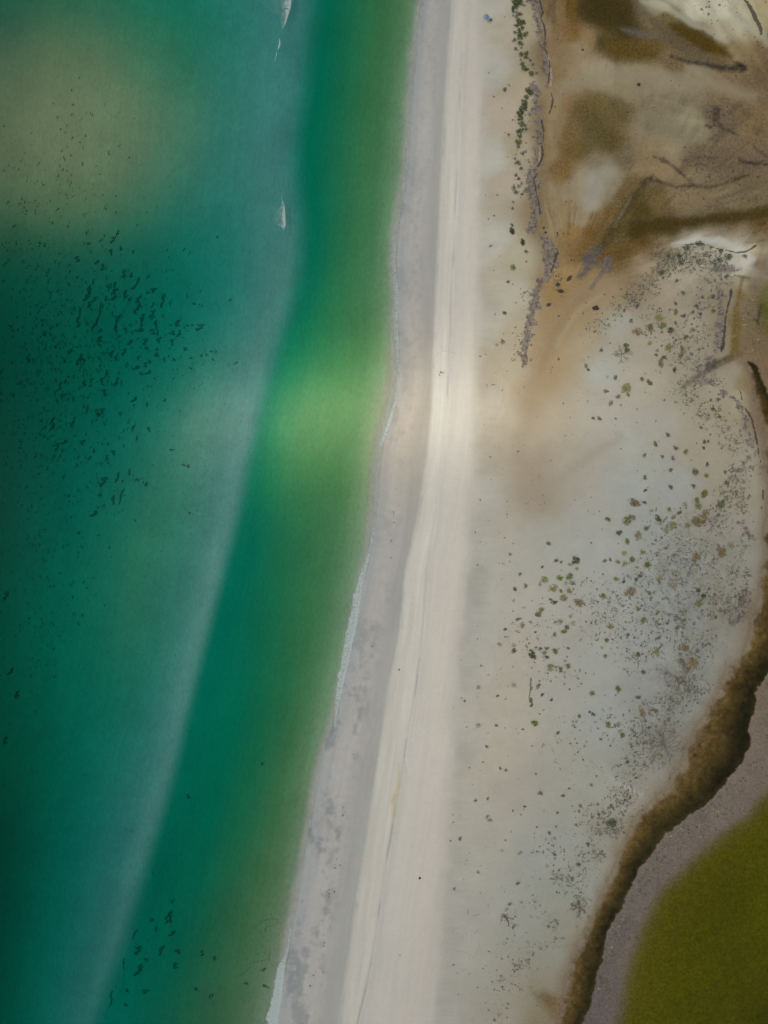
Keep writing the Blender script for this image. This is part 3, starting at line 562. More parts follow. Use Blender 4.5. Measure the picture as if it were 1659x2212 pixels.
# ------------------------------------------------------------------ materials
def ground_material():
    g = NT('sand_and_mud'); geo = g.n('NewGeometry'); P = geo.outputs['Position']
    a = g.n('Attribute', attribute_name='ground_colour'); f = g.n('Attribute', attribute_name='fields')
    sep = g.n('SeparateColor'); g.l(f.outputs['Color'], sep.inputs[0]); crust, speck, dark = sep.outputs
    wet = f.outputs['Alpha']
    grain = g.noise(2.2, 4, P, .7); grain2 = g.noise(.35, 3, P, .6)
    k = g.math('ADD', g.math('MULTIPLY', g.math('SUBTRACT', grain, .5), .34), 1.0)
    k = g.math('ADD', k, g.math('MULTIPLY', g.math('SUBTRACT', grain2, .5), .10))
    # the flats and the creek bed are mottled with algae: stronger grain where the ground is dark
    lum = g.n('RGBToBW'); g.l(a.outputs['Color'], lum.inputs[0])
    dk = g.ramp(lum.outputs[0], ALB * .28, ALB * .05)
    k2 = g.math('ADD', g.math('MULTIPLY', g.math('MULTIPLY', g.math('SUBTRACT', g.noise(1.0, 6, P, .8), .5), dk), 2.4), k)
    comb = g.n('CombineColor'); [g.l(k2, comb.inputs[i]) for i in range(3)]
    c = g.mix(1.0, a.outputs['Color'], comb.outputs[0], 'MULTIPLY')
    # dotted crumbs of weed: cells that only exist where the density says so
    vo = g.n('TexVoronoi', feature='F1', distance='EUCLIDEAN'); vo.inputs['Scale'].default_value = 0.95; vo.inputs['Randomness'].default_value = 1.0
    wv = g.n('VectorMath', operation='ADD'); nz = g.n('TexNoise'); nz.inputs['Scale'].default_value = 2.5; g.l(P, nz.inputs['Vector'])
    sc_ = g.n('VectorMath', operation='SCALE'); g.l(nz.outputs['Color'], sc_.inputs[0]); sc_.inputs['Scale'].default_value = .9
    g.l(P, wv.inputs[0]); g.l(sc_.outputs[0], wv.inputs[1]); g.l(wv.outputs[0], vo.inputs['Vector'])
    rnd = g.n('SeparateColor'); g.l(vo.outputs['Color'], rnd.inputs[0])
    r0 = rnd.outputs[0]; r1 = rnd.outputs[1]
    gate = g.math('LESS_THAN', r0, g.math('MULTIPLY', g.math('MULTIPLY', speck, g.ramp(g.noise(.22, 4, P, .7), .36, .62)), .95))
    size = g.math('ADD', g.math('MULTIPLY', g.math('MULTIPLY', r1, r1), .30), .17)
    dot = g.math('MULTIPLY', gate, g.ramp(g.math('SUBTRACT', vo.outputs['Distance'], size), .05, -.05))
    c = g.mix(g.math('MULTIPLY', dot, .72), c, tuple(float(v) for v in CR_DARK))
    vb = g.n('TexVoronoi', feature='F1'); vb.inputs['Scale'].default_value = .45; g.l(wv.outputs[0], vb.inputs['Vector']); rb = g.n('SeparateColor'); g.l(vb.outputs['Color'], rb.inputs[0])
    gb = g.math('LESS_THAN', rb.outputs[0], g.math('MULTIPLY', g.math('MULTIPLY', g.math('SUBTRACT', speck, .45), g.ramp(g.noise(.3, 4, P, .7), .38, .6)), 1.1))
    db = g.math('MULTIPLY', gb, g.ramp(g.math('SUBTRACT', vb.outputs['Distance'], g.math('ADD', g.math('MULTIPLY', rb.outputs[1], .26), .16)), .06, -.06))
    c = g.mix(g.math('MULTIPLY', db, .75), c, tuple(float(v) for v in CR_C))
    # crust
    nn = g.noise(.42, 8, P, .72)
    cm = g.ramp(g.math('ADD', g.math('MULTIPLY', crust, 1.0), g.math('MULTIPLY', g.math('SUBTRACT', nn, .5), 4.2)), .58, .68)
    cm = g.math('MULTIPLY', cm, g.math('GREATER_THAN', crust, .03))
    crc = g.mix(g.ramp(g.noise(.8, 7, P, .75), .38, .60), tuple(float(v) for v in CR_A), tuple(float(v) for v in CR_B))
    c = g.mix(g.math('MULTIPLY', cm, .9), c, crc)
    dm = g.ramp(g.math('ADD', dark, g.math('MULTIPLY', g.math('SUBTRACT', g.noise(.6, 7, P, .75), .5), 2.6)), .55, .68)
    c = g.mix(g.math('MULTIPLY', dm, .85), c, tuple(float(v) for v in CR_DARK))
    bs = g.n('BsdfPrincipled'); g.l(c, bs.inputs['Base Color']); bs.inputs['Specular IOR Level'].default_value = .12
    g.l(g.math('SUBTRACT', .95, g.math('MULTIPLY', wet, .35)), bs.inputs['Roughness'])
    bu = g.n('Bump'); bu.inputs['Strength'].default_value = .5; bu.inputs['Distance'].default_value = .25
    hh = g.math('ADD', g.math('MULTIPLY', grain, .5), g.math('ADD', g.math('MULTIPLY', cm, .6), g.math('MULTIPLY', dot, .8)))
    g.l(hh, bu.inputs['Height']); g.l(bu.outputs[0], bs.inputs['Normal'])
    g.l(bs.outputs[0], g.out.inputs[0]); return g.m

def sea_material(scatter=.22, gloss=.002, attr=True):
    g = NT('sea_water' if attr else 'lagoon_water'); geo = g.n('NewGeometry'); P = geo.outputs['Position']
    bump = g.n('Bump'); bump.inputs['Strength'].default_value = .35; bump.inputs['Distance'].default_value = .3
    g.l(g.noise(.9, 5, P, .6), bump.inputs['Height'])
    gl = g.n('BsdfGlossy'); gl.inputs['Roughness'].default_value = .12; g.l(bump.outputs[0], gl.inputs['Normal'])
    tr = g.n('BsdfTransparent'); df = g.n('BsdfDiffuse')
    if attr:
        t = g.n('Attribute', attribute_name='tint'); s = g.n('Attribute', attribute_name='scatter_colour')
        gn = g.math('ADD', g.math('MULTIPLY', g.math('SUBTRACT', g.noise(1.0, 5, P, .8), .5), .6), 1.0)
        cc = g.n('CombineColor'); [g.l(gn, cc.inputs[i]) for i in range(3)]
        g.l(g.mix(1.0, s.outputs['Color'], cc.outputs[0], 'MULTIPLY'), df.inputs[0])
        mp = g.n('Mapping'); mp.inputs['Scale'].default_value = (1.1, .45, 1); mp.inputs['Rotation'].default_value = (0, 0, -.25); g.l(P, mp.inputs['Vector'])
        g2 = g.math('SUBTRACT', 1.0, g.math('MULTIPLY', g.ramp(g.noise(1.0, 4, mp.outputs[0], .7), .3, .75), .16)); c2 = g.n('CombineColor'); [g.l(g2, c2.inputs[i]) for i in range(3)]
        g.l(g.mix(1.0, t.outputs['Color'], c2.outputs[0], 'MULTIPLY'), tr.inputs[0])
    else:
        tr.inputs[0].default_value = (.985, .985, .97, 1); df.inputs[0].default_value = (.10, .08, .01, 1)
    m1 = g.n('MixShader'); m1.inputs[0].default_value = scatter
    if attr: sf = g.n('Attribute', attribute_name='scatter'); g.l(sf.outputs['Fac'], m1.inputs[0])
    g.l(tr.outputs[0], m1.inputs[1]); g.l(df.outputs[0], m1.inputs[2])
    m2 = g.n('MixShader'); m2.inputs[0].default_value = gloss; g.l(m1.outputs[0], m2.inputs[1]); g.l(gl.outputs[0], m2.inputs[2])
    g.l(m2.outputs[0], g.out.inputs[0]); return g.m

def plain(name, c, rough=.85, var=.25, vscale=3.0):
    g = NT(name); geo = g.n('NewGeometry')
    nz = g.noise(vscale, 3, geo.outputs['Position'])
    oi = g.n('ObjectInfo')
    k = g.math('ADD', g.math('MULTIPLY', g.math('SUBTRACT', nz, .5), var * 2), g.math('ADD', g.math('MULTIPLY', g.math('SUBTRACT', oi.outputs['Random'], .5), var), 1.0))
    cc = g.n('CombineColor'); [g.l(k, cc.inputs[i]) for i in range(3)]
    bs = g.n('BsdfPrincipled'); g.l(g.mix(1.0, tuple(c), cc.outputs[0], 'MULTIPLY'), bs.inputs['Base Color'])
    bs.inputs['Roughness'].default_value = rough; bs.inputs['Specular IOR Level'].default_value = .15
    g.l(bs.outputs[0], g.out.inputs[0]); return g.m

ALB = float(1.0 / E.mean())
def alb(c): return tuple(float(v) for v in np.clip(lin(c) / E, 0, .9))
CR_A = lin((82, 72, 67)) / E; CR_B = lin((132, 122, 112)) / E; CR_DARK = lin((66, 58, 56)) / E; CR_C = lin((88, 78, 74)) / E

# ------------------------------------------------------------------ ground: one sheet to the horizon
def axis(lo, hi, step, far):
    a = list(np.arange(lo, hi + step / 2, step)); s = step
    while a[-1] < far: s *= 1.35; a.append(a[-1] + s)
    s = step; b = []
    x = lo
    while x > -far: s *= 1.35; x -= s; b.append(x)
    return np.array(b[::-1] + a)
def build_ground():
    gx = axis(-168, 172, .42, 3500); gy = axis(-222, 222, .42, 3500)
    GX, GY = np.meshgrid(gx, gy); nx, ny = len(gx), len(gy)
    wx = GX.ravel(); wy = GY.ravel(); X = wx / S + CX; Y = CY - wy / S
    Xc = np.clip(X, -150, 1800); Yc = np.clip(Y, -150, 2350)
    col = np.zeros((len(X), 3)); crust = np.zeros(len(X)); speck = np.zeros(len(X)); dark = np.zeros(len(X)); wet = np.zeros(len(X)); riv = np.full(len(X), 999.); ld = np.full(len(X), 999.)
    L = Xc > x_shore(Yc) - 60
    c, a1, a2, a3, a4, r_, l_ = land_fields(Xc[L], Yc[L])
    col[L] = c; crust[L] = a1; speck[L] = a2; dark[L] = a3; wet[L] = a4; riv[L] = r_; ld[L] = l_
    # under the sea: pale rippled sand
    U = Xc < x_shore(Yc) + 2
    nearc = sst(-34, -4, Xc[U] - x_shore(Yc[U]) - 5 * fbm(Xc[U], Yc[U], 30, 112, 4))[:, None]
    bed = (lin((178, 172, 158)) * (1 - nearc) + lin((148, 149, 142)) * nearc) * (1 + .10 * fbm(Xc[U] - x_shore_s(Yc[U]), Yc[U] * .12, 8, 110, 3) + .08 * fbm(Xc[U], Yc[U], 5, 111, 3))[:, None]
    m = sst(-9, 1, Xc[U] - x_shore(Yc[U]))[:, None]
    col[U] = bed * (1 - m) + np.where(m > 0, col[U], 0) * m
    Z = height(Xc, Yc)
    Z = Z - .35 * sst(4, -10, riv) - .6 * sst(10, -40, ld) - .9 * sst(1240, 1420, Xc) * sst(1100, 1500, Yc) * (sst(-5, 12, riv) * 0)
    Z = Z + .03 * fbm(Xc, Yc, 20, 120, 3) + np.minimum(crust, 1) * .06
    V = np.stack([wx, wy, Z], -1)
    i = np.arange(ny - 1)[:, None] * nx + np.arange(nx - 1)[None, :]
    F = np.stack([i, i + 1, i + nx + 1, i + nx], -1).reshape(-1, 4)
    me = mesh_np('ground', V, F, ground_material(), True)
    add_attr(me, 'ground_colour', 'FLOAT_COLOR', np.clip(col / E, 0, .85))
    fld = np.stack([crust, speck, dark, wet], -1).astype(np.float32)
    a = me.attributes.new('fields', 'FLOAT_COLOR', 'POINT'); a.data.foreach_set('color', fld.ravel())
    tag(link_mesh('ground', me), kind='structure')

def build_sea():
    gx = axis(-168, 20, .8, 3500); gx = gx[gx < 60]; gy = axis(-222, 222, .8, 3500)
    GX, GY = np.meshgrid(gx, gy); nx, ny = len(gx), len(gy); wx = GX.ravel(); wy = GY.ravel()
    X = wx / S + CX; Y = CY - wy / S; Xc = np.clip(X, -150, 1000); Yc = np.clip(Y, -150, 2350)
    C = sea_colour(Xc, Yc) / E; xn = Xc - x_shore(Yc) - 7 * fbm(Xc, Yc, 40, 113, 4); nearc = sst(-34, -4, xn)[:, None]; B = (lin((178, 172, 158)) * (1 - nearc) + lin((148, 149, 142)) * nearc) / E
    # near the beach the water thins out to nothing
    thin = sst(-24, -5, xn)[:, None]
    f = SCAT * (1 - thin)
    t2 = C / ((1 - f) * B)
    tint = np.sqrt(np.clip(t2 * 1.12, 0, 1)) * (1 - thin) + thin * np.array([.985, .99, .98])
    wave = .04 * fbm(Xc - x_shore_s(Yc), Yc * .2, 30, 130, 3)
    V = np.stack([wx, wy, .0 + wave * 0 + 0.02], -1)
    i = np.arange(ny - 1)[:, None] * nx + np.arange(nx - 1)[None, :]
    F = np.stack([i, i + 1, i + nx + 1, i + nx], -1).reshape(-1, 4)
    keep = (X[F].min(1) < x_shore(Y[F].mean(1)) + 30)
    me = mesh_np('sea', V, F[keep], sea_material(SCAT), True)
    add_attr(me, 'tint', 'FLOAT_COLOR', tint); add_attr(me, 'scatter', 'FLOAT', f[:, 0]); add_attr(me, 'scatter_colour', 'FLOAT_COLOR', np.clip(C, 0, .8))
    tag(link_mesh('sea', me), kind='structure')
SCAT = .30
exec_order = []
build_ground(); build_sea()

# ------------------------------------------------------------------ cloud with a gap that lets the sun through
def build_cloud():
    CZ = 460.0; k = CZ / SUNV[2]; ox, oy = SUNV[0] * k, SUNV[1] * k
    g = NT('cloud_vapour'); at = g.n('Attribute', attribute_name='opacity')
    tr = g.n('BsdfTransparent'); tl = g.n('BsdfTranslucent'); df = g.n('BsdfDiffuse'); tl.inputs[0].default_value = (.9, .9, .9, 1); df.inputs[0].default_value = (.9, .9, .9, 1)
    mm = g.n('MixShader'); g.l(tl.outputs[0], mm.inputs[1]); g.l(df.outputs[0], mm.inputs[2])
    m = g.n('MixShader'); g.l(at.outputs['Fac'], m.inputs[0]); g.l(tr.outputs[0], m.inputs[1]); g.l(mm.outputs[0], m.inputs[2]); g.l(m.outputs[0], g.out.inputs[0])
    s = axis(-230, 230, 6, 2200); GX, GY = np.meshgrid(s, s); gx = GX.ravel(); gy = GY.ravel(); nx = len(s)
    X = gx / S + CX; Y = CY - gy / S
    # how thick the cloud is above each spot it shades
    def gap(cx, cy, rx, ry, p): return np.exp(-(((X - cx) / rx) ** 2 + ((Y - cy) / ry) ** 2) ** p)
    h = gap(865, 882, 400, 130, 1.2)
    edge = np.clip((((X - 829) / 1150) ** 2 + ((Y - 1050) / 1500) ** 2), 0, 1)  # opacity added towards the corners to imitate lens vignetting
    op = (OPB + .10 * edge) * (1 - GAPD * h) + .03 * fbm(X, Y, 300, 140, 3) * (1 - h)
    far = sst(500, 2100, np.hypot(gx, gy)); op = op * (1 - far)
    V = []; F = []
    i = np.arange(nx - 1)[:, None] * nx + np.arange(nx - 1)[None, :]; f = np.stack([i, i + 1, i + nx + 1, i + nx], -1).reshape(-1, 4)
    th = 6 + 60 * op * (1 - h * .9) + 30 * np.abs(fbm(X, Y, 160, 141, 4)) * (1 - h)
    top = np.stack([gx + ox, gy + oy, CZ + th], -1); bot = np.stack([gx + ox, gy + oy, CZ - th * .3], -1)
    n = len(gx)
    # rim faces close the shell
    r = []
    for a in range(nx - 1):
        for (p, q) in ((a, a + 1), ((nx - 1) * nx + a + 1, (nx - 1) * nx + a), ((a + 1) * nx, a * nx), (a * nx + nx - 1, (a + 1) * nx + nx - 1)):
            r.append((q, p, p + n, q + n))
    me = mesh_np('cloud', np.concatenate([top, bot]), np.concatenate([f, f[:, ::-1] + n, np.array(r)]), g.m, True)
    add_attr(me, 'opacity', 'FLOAT', np.clip(np.concatenate([op, op]), 0, 1))
    tag(link_mesh('cloud', me), kind='structure')
OPB, GAPD = .34, .92
build_cloud()
#OBJECTS
# ------------------------------------------------------------------ plants: meshes shared by many copies
rng = random.Random(7)
def at(px, py, dz=0.0):
    x, y = W(px, py); z = float(height(np.array([px], float), np.array([py], float))[0])
    return (x, y, z + dz)

M_OL = plain('olive_leaves', (0.125, 0.14, 0.045), .8, .5)
M_YE = plain('yellow_green_leaves', (0.22, 0.225, 0.07), .8, .45)
M_BR = plain('bright_leaves', (0.12, 0.17, 0.02), .8, .4)
M_DK = plain('dark_grey_leaves', (0.075, 0.084, 0.070), .85, .5)
M_DG = plain('dark_green_leaves', (0.055, 0.078, 0.024), .85, .5)
M_DR = plain('dry_brown_leaves', (0.19, 0.145, 0.065), .9, .5)
M_PA = plain('pale_dusty_leaves', (0.24, 0.235, 0.15), .9, .4)
M_TW = plain('dead_twigs', (0.15, 0.13, 0.10), .9, .4)
M_SW = plain('seagrass_thin', (0.075, 0.085, 0.07), .9, .4)
M_SG = plain('seagrass_blades', (0.065, 0.075, 0.068), .9, .5)

def leaf_quads(V, F, p, d, up, ln, wd):
    """one pointed leaf as a folded quad pair from p along d"""
    d = Vector(d).normalized(); s = d.cross(Vector(up)).normalized() * wd
    p = Vector(p); m = p + d * ln * .5 + Vector(up) * wd * .25; e = p + d * ln
    i = len(V); V.extend([tuple(p), tuple(m + s), tuple(e), tuple(m - s)]); F.append((i, i + 1, i + 2, i + 3))

def shrub_mesh(name, seed, mat, lobes, leaves, spread, leaf=.26, elong=1.0):
    """unit shrub (radius 1): low stems fanning out of the base and leaf sprays crowding along them"""
    r = random.Random(seed); V = []; F = []
    off = r.random() * 6.28
    dirs = [(off + i * 6.283 / lobes + r.uniform(-.35, .35), r.uniform(.62, 1.05)) for i in range(lobes)]
    for a, L in dirs:                                     # stems
        n = 4; prev = Vector((0, 0, .02)); w = .035
        for k in range(1, n + 1):
            t = k / n; q = Vector((math.cos(a + .25 * t * r.uniform(-1, 1)) * L * .85 * t, math.sin(a) * L * .85 * t * elong, .28 * math.sin(t * 2.4)))
            s = (q - prev).cross(Vector((0, 0, 1))).normalized() * w * (1.2 - t)
            i = len(V); V.extend([tuple(prev - s), tuple(prev + s), tuple(q + s * .7), tuple(q - s * .7)]); F.append((i, i + 1, i + 2, i + 3)); prev = q
    for k in range(leaves):
        a, L = dirs[r.randrange(lobes)]
        rad = (r.random() ** spread) * L
        aa = a + r.gauss(0, .30) / (0.35 + rad)
        z = .42 * math.sqrt(max(0, 1 - (rad / 1.1) ** 2)) * r.uniform(.5, 1.1)
        p = (math.cos(aa) * rad, math.sin(aa) * rad * elong, z)
        b = aa + r.gauss(0, .8)
        leaf_quads(V, F, p, (math.cos(b), math.sin(b), r.uniform(-.3, .5)), (r.uniform(-.3, .3), r.uniform(-.3, .3), 1), leaf * r.uniform(.6, 1.2), leaf * r.uniform(.22, .38))
    return mesh_np(name, V, F, mat)

PROTO = {}
for key, mat, lob, lv, sp in (('g', M_OL, 9, 150, .62), ('y', M_YE, 8, 130, .6), ('br', M_BR, 10, 170, .6), ('d', M_DK, 6, 60, .95), ('dg', M_DG, 7, 150, .6), ('b', M_DR, 9, 120, .62), ('p', M_PA, 8, 70, .75), ('s', M_DK, 8, 60, .7)):
    PROTO[key] = [shrub_mesh('shrub_' + key, 100 + 13 * i + len(key) * 7 + ord(key[0]), mat, lob + (i % 3) - 1, lv, sp, .24 if key not in 'ds' else .3, 1 - .25 * (i % 2)) for i in range(4)]
COLWORD = {'g': 'olive green', 'y': 'yellow green', 'br': 'bright green', 'd': 'dark grey green', 'dg': 'dark green', 'b': 'dry brown', 'p': 'pale dusty', 's': 'dark star shaped'}

SHRUBS = []   # (x, y, radius, kind) on the plan
def addl(ox, oy, k, lst):
    for (cx, cy, r, t) in lst: SHRUBS.append((ox + cx * k, oy + cy * k, max(r * k, 1.6), t))
addl(1061.7, 1154.6, .12, [(1015,160,35,'g'),(1500,465,78,'dg'),(1390,540,45,'p'),(1520,615,42,'p'),(1150,465,38,'d'),(1240,490,28,'d'),(905,580,28,'d'),(500,708,28,'d'),(930,805,60,'y'),(860,890,45,'p'),(1215,780,50,'br'),(1385,755,66,'g'),(1100,960,65,'y'),(1320,870,38,'p'),(1445,870,48,'d'),(1375,1005,48,'y'),(1235,1010,30,'g'),(1280,1130,66,'y'),(600,920,38,'d'),(408,975,36,'g'),(1050,1165,32,'d'),(1110,1215,50,'dg'),(885,1350,52,'b'),(820,1430,52,'g'),(1550,1210,88,'b'),(460,1520,42,'g'),(545,1625,40,'b'),(1220,1560,46,'y'),(1340,1665,46,'br'),(1290,1740,52,'br'),(1445,1590,46,'p'),(1130,1570,26,'d'),(1120,1790,42,'d'),(775,1745,22,'d'),(715,2145,76,'dg'),(1130,2090,60,'g'),(390,2080,42,'dg'),(390,1985,36,'p'),(130,1965,38,'p'),(865,2045,32,'d'),(975,2040,32,'d'),(940,2120,46,'b'),(1365,2035,28,'d'),(240,1700,32,'d'),(390,1185,30,'p'),(1400,1470,36,'p'),(980,2190,36,'d'),(325,355,24,'d')])
addl(1261, 929, .24, [(745,48,24,'s'),(633,127,24,'g'),(815,165,22,'d'),(905,197,20,'g'),(535,230,15,'d'),(695,240,16,'d'),(790,257,17,'d'),(1070,110,19,'d'),(1105,105,13,'d'),(1065,165,17,'d'),(770,363,21,'g'),(990,380,33,'g'),(540,428,19,'g'),(1088,410,21,'g'),(1095,310,21,'d'),(1258,380,15,'d'),(1265,475,22,'d'),(1300,432,21,'p'),(975,505,23,'d'),(768,517,20,'d'),(1068,578,33,'br'),(1005,630,25,'g'),(1020,685,27,'g'),(545,545,16,'d'),(445,660,50,'b'),(535,655,18,'d'),(1210,675,38,'g'),(900,675,27,'p'),(757,715,17,'g'),(848,745,21,'g'),(598,725,23,'p'),(655,793,30,'dg'),(410,785,33,'b'),(375,815,38,'g'),(800,780,22,'b'),(1020,825,50,'b'),(1080,765,36,'b'),(790,855,34,'y'),(305,920,34,'d'),(550,885,27,'d'),(475,950,34,'b'),(380,998,25,'br'),(920,858,20,'y'),(205,803,20,'g'),(725,900,30,'p'),(1215,1100,56,'b'),(1310,1040,34,'p'),(355,1110,26,'y'),(520,1095,24,'y'),(425,1165,28,'g'),(300,1185,19,'y'),(360,1200,20,'y'),(565,1210,27,'br'),(180,1175,17,'s'),(228,1163,15,'d'),(1005,1140,40,'b'),(495,1310,18,'g'),(285,1340,22,'b'),(460,1340,18,'d'),(350,1360,17,'s'),(165,1488,22,'br'),(405,1455,44,'b'),(580,1465,18,'g'),(1065,1490,22,'dg'),(1020,1555,30,'g'),(1018,1440,21,'dg'),(1015,1345,26,'p'),(672,1325,20,'y'),(785,1400,45,'p'),(478,1608,17,'g'),(648,1645,18,'g'),(523,1708,30,'g'),(238,1765,24,'b'),(830,1775,18,'g'),(890,1705,18,'b'),(670,1860,22,'b'),(195,1885,18,'g'),(477,2015,20,'g'),(645,1990,26,'y'),(185,2030,15,'g'),(900,1960,34,'b'),(970,2085,40,'b'),(860,2075,26,'b'),(390,1835,15,'d'),(525,2175,20,'g'),(740,1735,14,'d'),(600,1505,12,'d'),(1175,1680,16,'d'),(935,2150,20,'b')])
addl(1261, 1427, .24, [(298,245,27,'br'),(68,287,20,'g'),(478,323,20,'g'),(209,568,25,'br'),(338,660,20,'g'),(515,470,32,'b'),(635,445,22,'b'),(545,535,16,'b'),(575,595,15,'d'),(75,475,18,'d'),(45,455,14,'d'),(385,900,15,'s'),(147,697,13,'s'),(462,1045,14,'d'),(120,1280,12,'d'),(238,1290,13,'d'),(245,1450,36,'dg'),(130,1375,13,'d')])
addl(929, 1427, .24, [(455,40,9,'d'),(1075,55,32,'y'),(1165,75,20,'g'),(1235,42,20,'g'),(743,215,24,'p'),(430,235,20,'p'),(900,350,18,'g'),(907,395,14,'g'),(1005,300,14,'dg'),(425,572,28,'p'),(590,575,13,'g'),(935,553,31,'br'),(830,610,11,'d'),(1143,643,15,'s'),(1335,493,16,'g'),(678,978,13,'g'),(627,958,13,'d'),(985,1180,20,'s'),(1188,1205,17,'s'),(1343,1295,21,'y'),(510,1395,18,'p'),(530,1425,20,'p'),(515,1232,13,'d'),(405,1250,13,'d'),(1065,1540,15,'s'),(673,1605,9,'d'),(800,1715,25,'p'),(265,1590,17,'d'),(430,1890,13,'d'),(505,765,13,'d'),(1140,1358,13,'s'),(845,1300,13,'d'),(740,1340,11,'d'),(785,1990,17,'d'),(1115,1730,17,'d'),(1325,1820,22,'d'),(1410,1640,21,'d'),(970,215,17,'s'),(1083,345,15,'d'),(605,312,13,'d'),(310,355,11,'d'),(215,2040,13,'d'),(712,2175,15,'d'),(1445,1110,13,'d'),(1245,1140,11,'d'),(945,1010,11,'d')])
addl(1261, 464.5, .24, [(665,930,34,'y'),(695,1000,32,'y'),(585,1020,30,'g'),(470,1060,36,'b'),(905,1108,20,'g'),(585,1157,22,'y'),(750,1195,28,'y'),(682,1338,32,'g'),(875,1208,20,'g'),(865,1258,28,'b'),(368,1180,20,'dg'),(378,1225,18,'dg'),(275,1467,22,'g'),(580,1512,28,'g'),(512,1480,18,'g'),(370,1570,44,'y'),(390,1625,18,'y'),(235,1697,24,'b'),(190,1590,18,'d'),(300,1640,22,'s'),(805,1395,20,'dg'),(672,847,10,'br'),(770,1045,26,'dg'),(815,880,24,'g'),(970,880,17,'d'),(1040,900,22,'d'),(815,980,17,'d'),(885,915,20,'d'),(815,805,17,'d'),(470,825,20,'d'),(1000,830,20,'d'),(880,710,18,'d'),(415,960,15,'s'),(148,1220,15,'s'),(10,1362,16,'g'),(32,1395,14,'d'),(1030,265,38,'s'),(920,300,34,'s'),(1135,300,16,'d'),(850,370,28,'d'),(755,375,24,'d'),(690,530,24,'d'),(825,600,22,'d'),(860,440,24,'d'),(1220,335,22,'dg'),(1290,385,30,'dg'),(1200,420,30,'d'),(1110,380,24,'d'),(1435,380,22,'d'),(1270,560,18,'d'),(1310,700,22,'d'),(1150,745,17,'d'),(1155,870,15,'d'),(1240,1050,18,'d'),(1225,1200,24,'d'),(710,1290,20,'d'),(130,1835,18,'g'),(75,1833,14,'g'),(640,1265,15,'d'),(1195,1665,17,'s'),(1045,1915,14,'d'),(1100,1830,20,'p'),(1150,1750,17,'d'),(1210,1820,17,'s'),(1130,1670,13,'d')])
BUSH0 = len(SHRUBS)
addl(1094.9, 0, .08, [(190,100,80,'dg'),(270,60,80,'dg'),(340,130,66,'dg'),(250,230,56,'dg'),(180,250,50,'dg'),(150,300,44,'dg'),(440,200,38,'d'),(530,90,28,'d'),(630,45,36,'d'),(160,380,38,'d'),(250,400,44,'d'),(340,440,52,'dg'),(150,480,28,'d'),(240,510,44,'d'),(300,620,60,'dg'),(420,660,60,'dg'),(350,700,56,'dg'),(240,745,44,'dg'),(400,810,42,'dg'),(310,860,48,'dg'),(195,930,48,'d'),(330,980,56,'dg'),(470,990,52,'dg'),(540,930,28,'d'),(330,1060,60,'dg'),(180,1140,52,'d'),(330,1220,52,'dg'),(400,1250,42,'d'),(220,1370,46,'d'),(370,1340,26,'d'),(370,1520,46,'dg'),(510,1500,56,'dg'),(500,1600,48,'dg'),(360,1660,30,'d'),(610,1680,36,'d'),(400,1790,52,'dg'),(680,1790,42,'d'),(450,1900,62,'dg'),(530,1930,40,'dg'),(640,2040,54,'dg'),(790,2020,32,'d')])
addl(895.8, 0, .24, [(1010,830,19,'dg'),(1035,850,19,'dg'),(1000,890,17,'dg'),(980,940,24,'dg'),(985,965,20,'dg'),(960,1000,25,'dg'),(945,1035,20,'dg'),(920,1030,13,'d'),(945,1080,21,'dg'),(1030,1045,14,'d'),(955,1130,20,'dg'),(985,1140,12,'d'),(950,1190,18,'dg'),(995,1180,15,'d'),(925,1200,15,'dg'),(940,1240,17,'dg'),(930,1290,21,'g'),(925,1330,17,'g'),(968,1397,13,'d'),(897,1440,11,'d'),(920,1480,22,'d'),(950,1530,15,'d'),(905,1590,15,'d'),(925,1620,15,'d'),(885,1700,19,'d'),(930,1690,13,'d'),(910,1745,15,'d'),(960,1760,13,'d'),(880,1830,11,'d'),(875,1890,11,'d'),(870,2090,20,'dg'),(875,2040,10,'d'),(965,2190,18,'dg'),(805,825,18,'s'),(845,783,9,'d'),(840,1225,11,'d'),(742,1767,8,'d')])
addl(796, 464.5, .24, [(1285,155,22,'dg'),(1380,255,20,'dg'),(1095,287,11,'d'),(1295,480,20,'g'),(1250,610,14,'d'),(1220,890,14,'g'),(1200,1145,16,'d'),(1150,1175,13,'p'),(1415,340,15,'s'),(1285,100,13,'d')])

ZONES = [(0, 640, 'on the white spit tip'), (640, 760, 'above the dark creek mouth'), (760, 900, 'beside the dark creek mouth'),
 (900, 1040, 'below the dark creek mouth'), (1040, 1160, 'level with the brown stain'), (1160, 1290, 'in the dense middle clump'), (1290, 1420, 'near the grey dead brush'),
 (1420, 1560, 'left of the creek bend'), (1560, 1760, 'by the widest creek bend'), (1760, 2300, 'on the lower sand')]
BZ = [(0, 30, 'at the thick top of the row'), (30, 75, 'in the upper row by the crust'), (75, 120, 'where the row first thins'), (120, 190, 'in the broken middle of the row'), (190, 260, 'in the dense narrow strand'), (260, 330, 'at the fading end of the strand'), (330, 480, 'on the open sand below the strand'), (480, 900, 'in the last sparse bushes')]
ORD = ['first', 'second', 'third', 'fourth', 'fifth', 'sixth', 'seventh', 'eighth', 'ninth', 'tenth', 'eleventh', 'twelfth', 'thirteenth', 'fourteenth', 'fifteenth', 'sixteenth', 'seventeenth', 'eighteenth']
def sizeword(r):
    return 'tiny' if r < 3.2 else 'small' if r < 5 else 'middling' if r < 7.5 else 'large'
def zone(y, zs):
    for a, b, t in zs:
        if a <= y < b: return t
    return zs[-1][2]
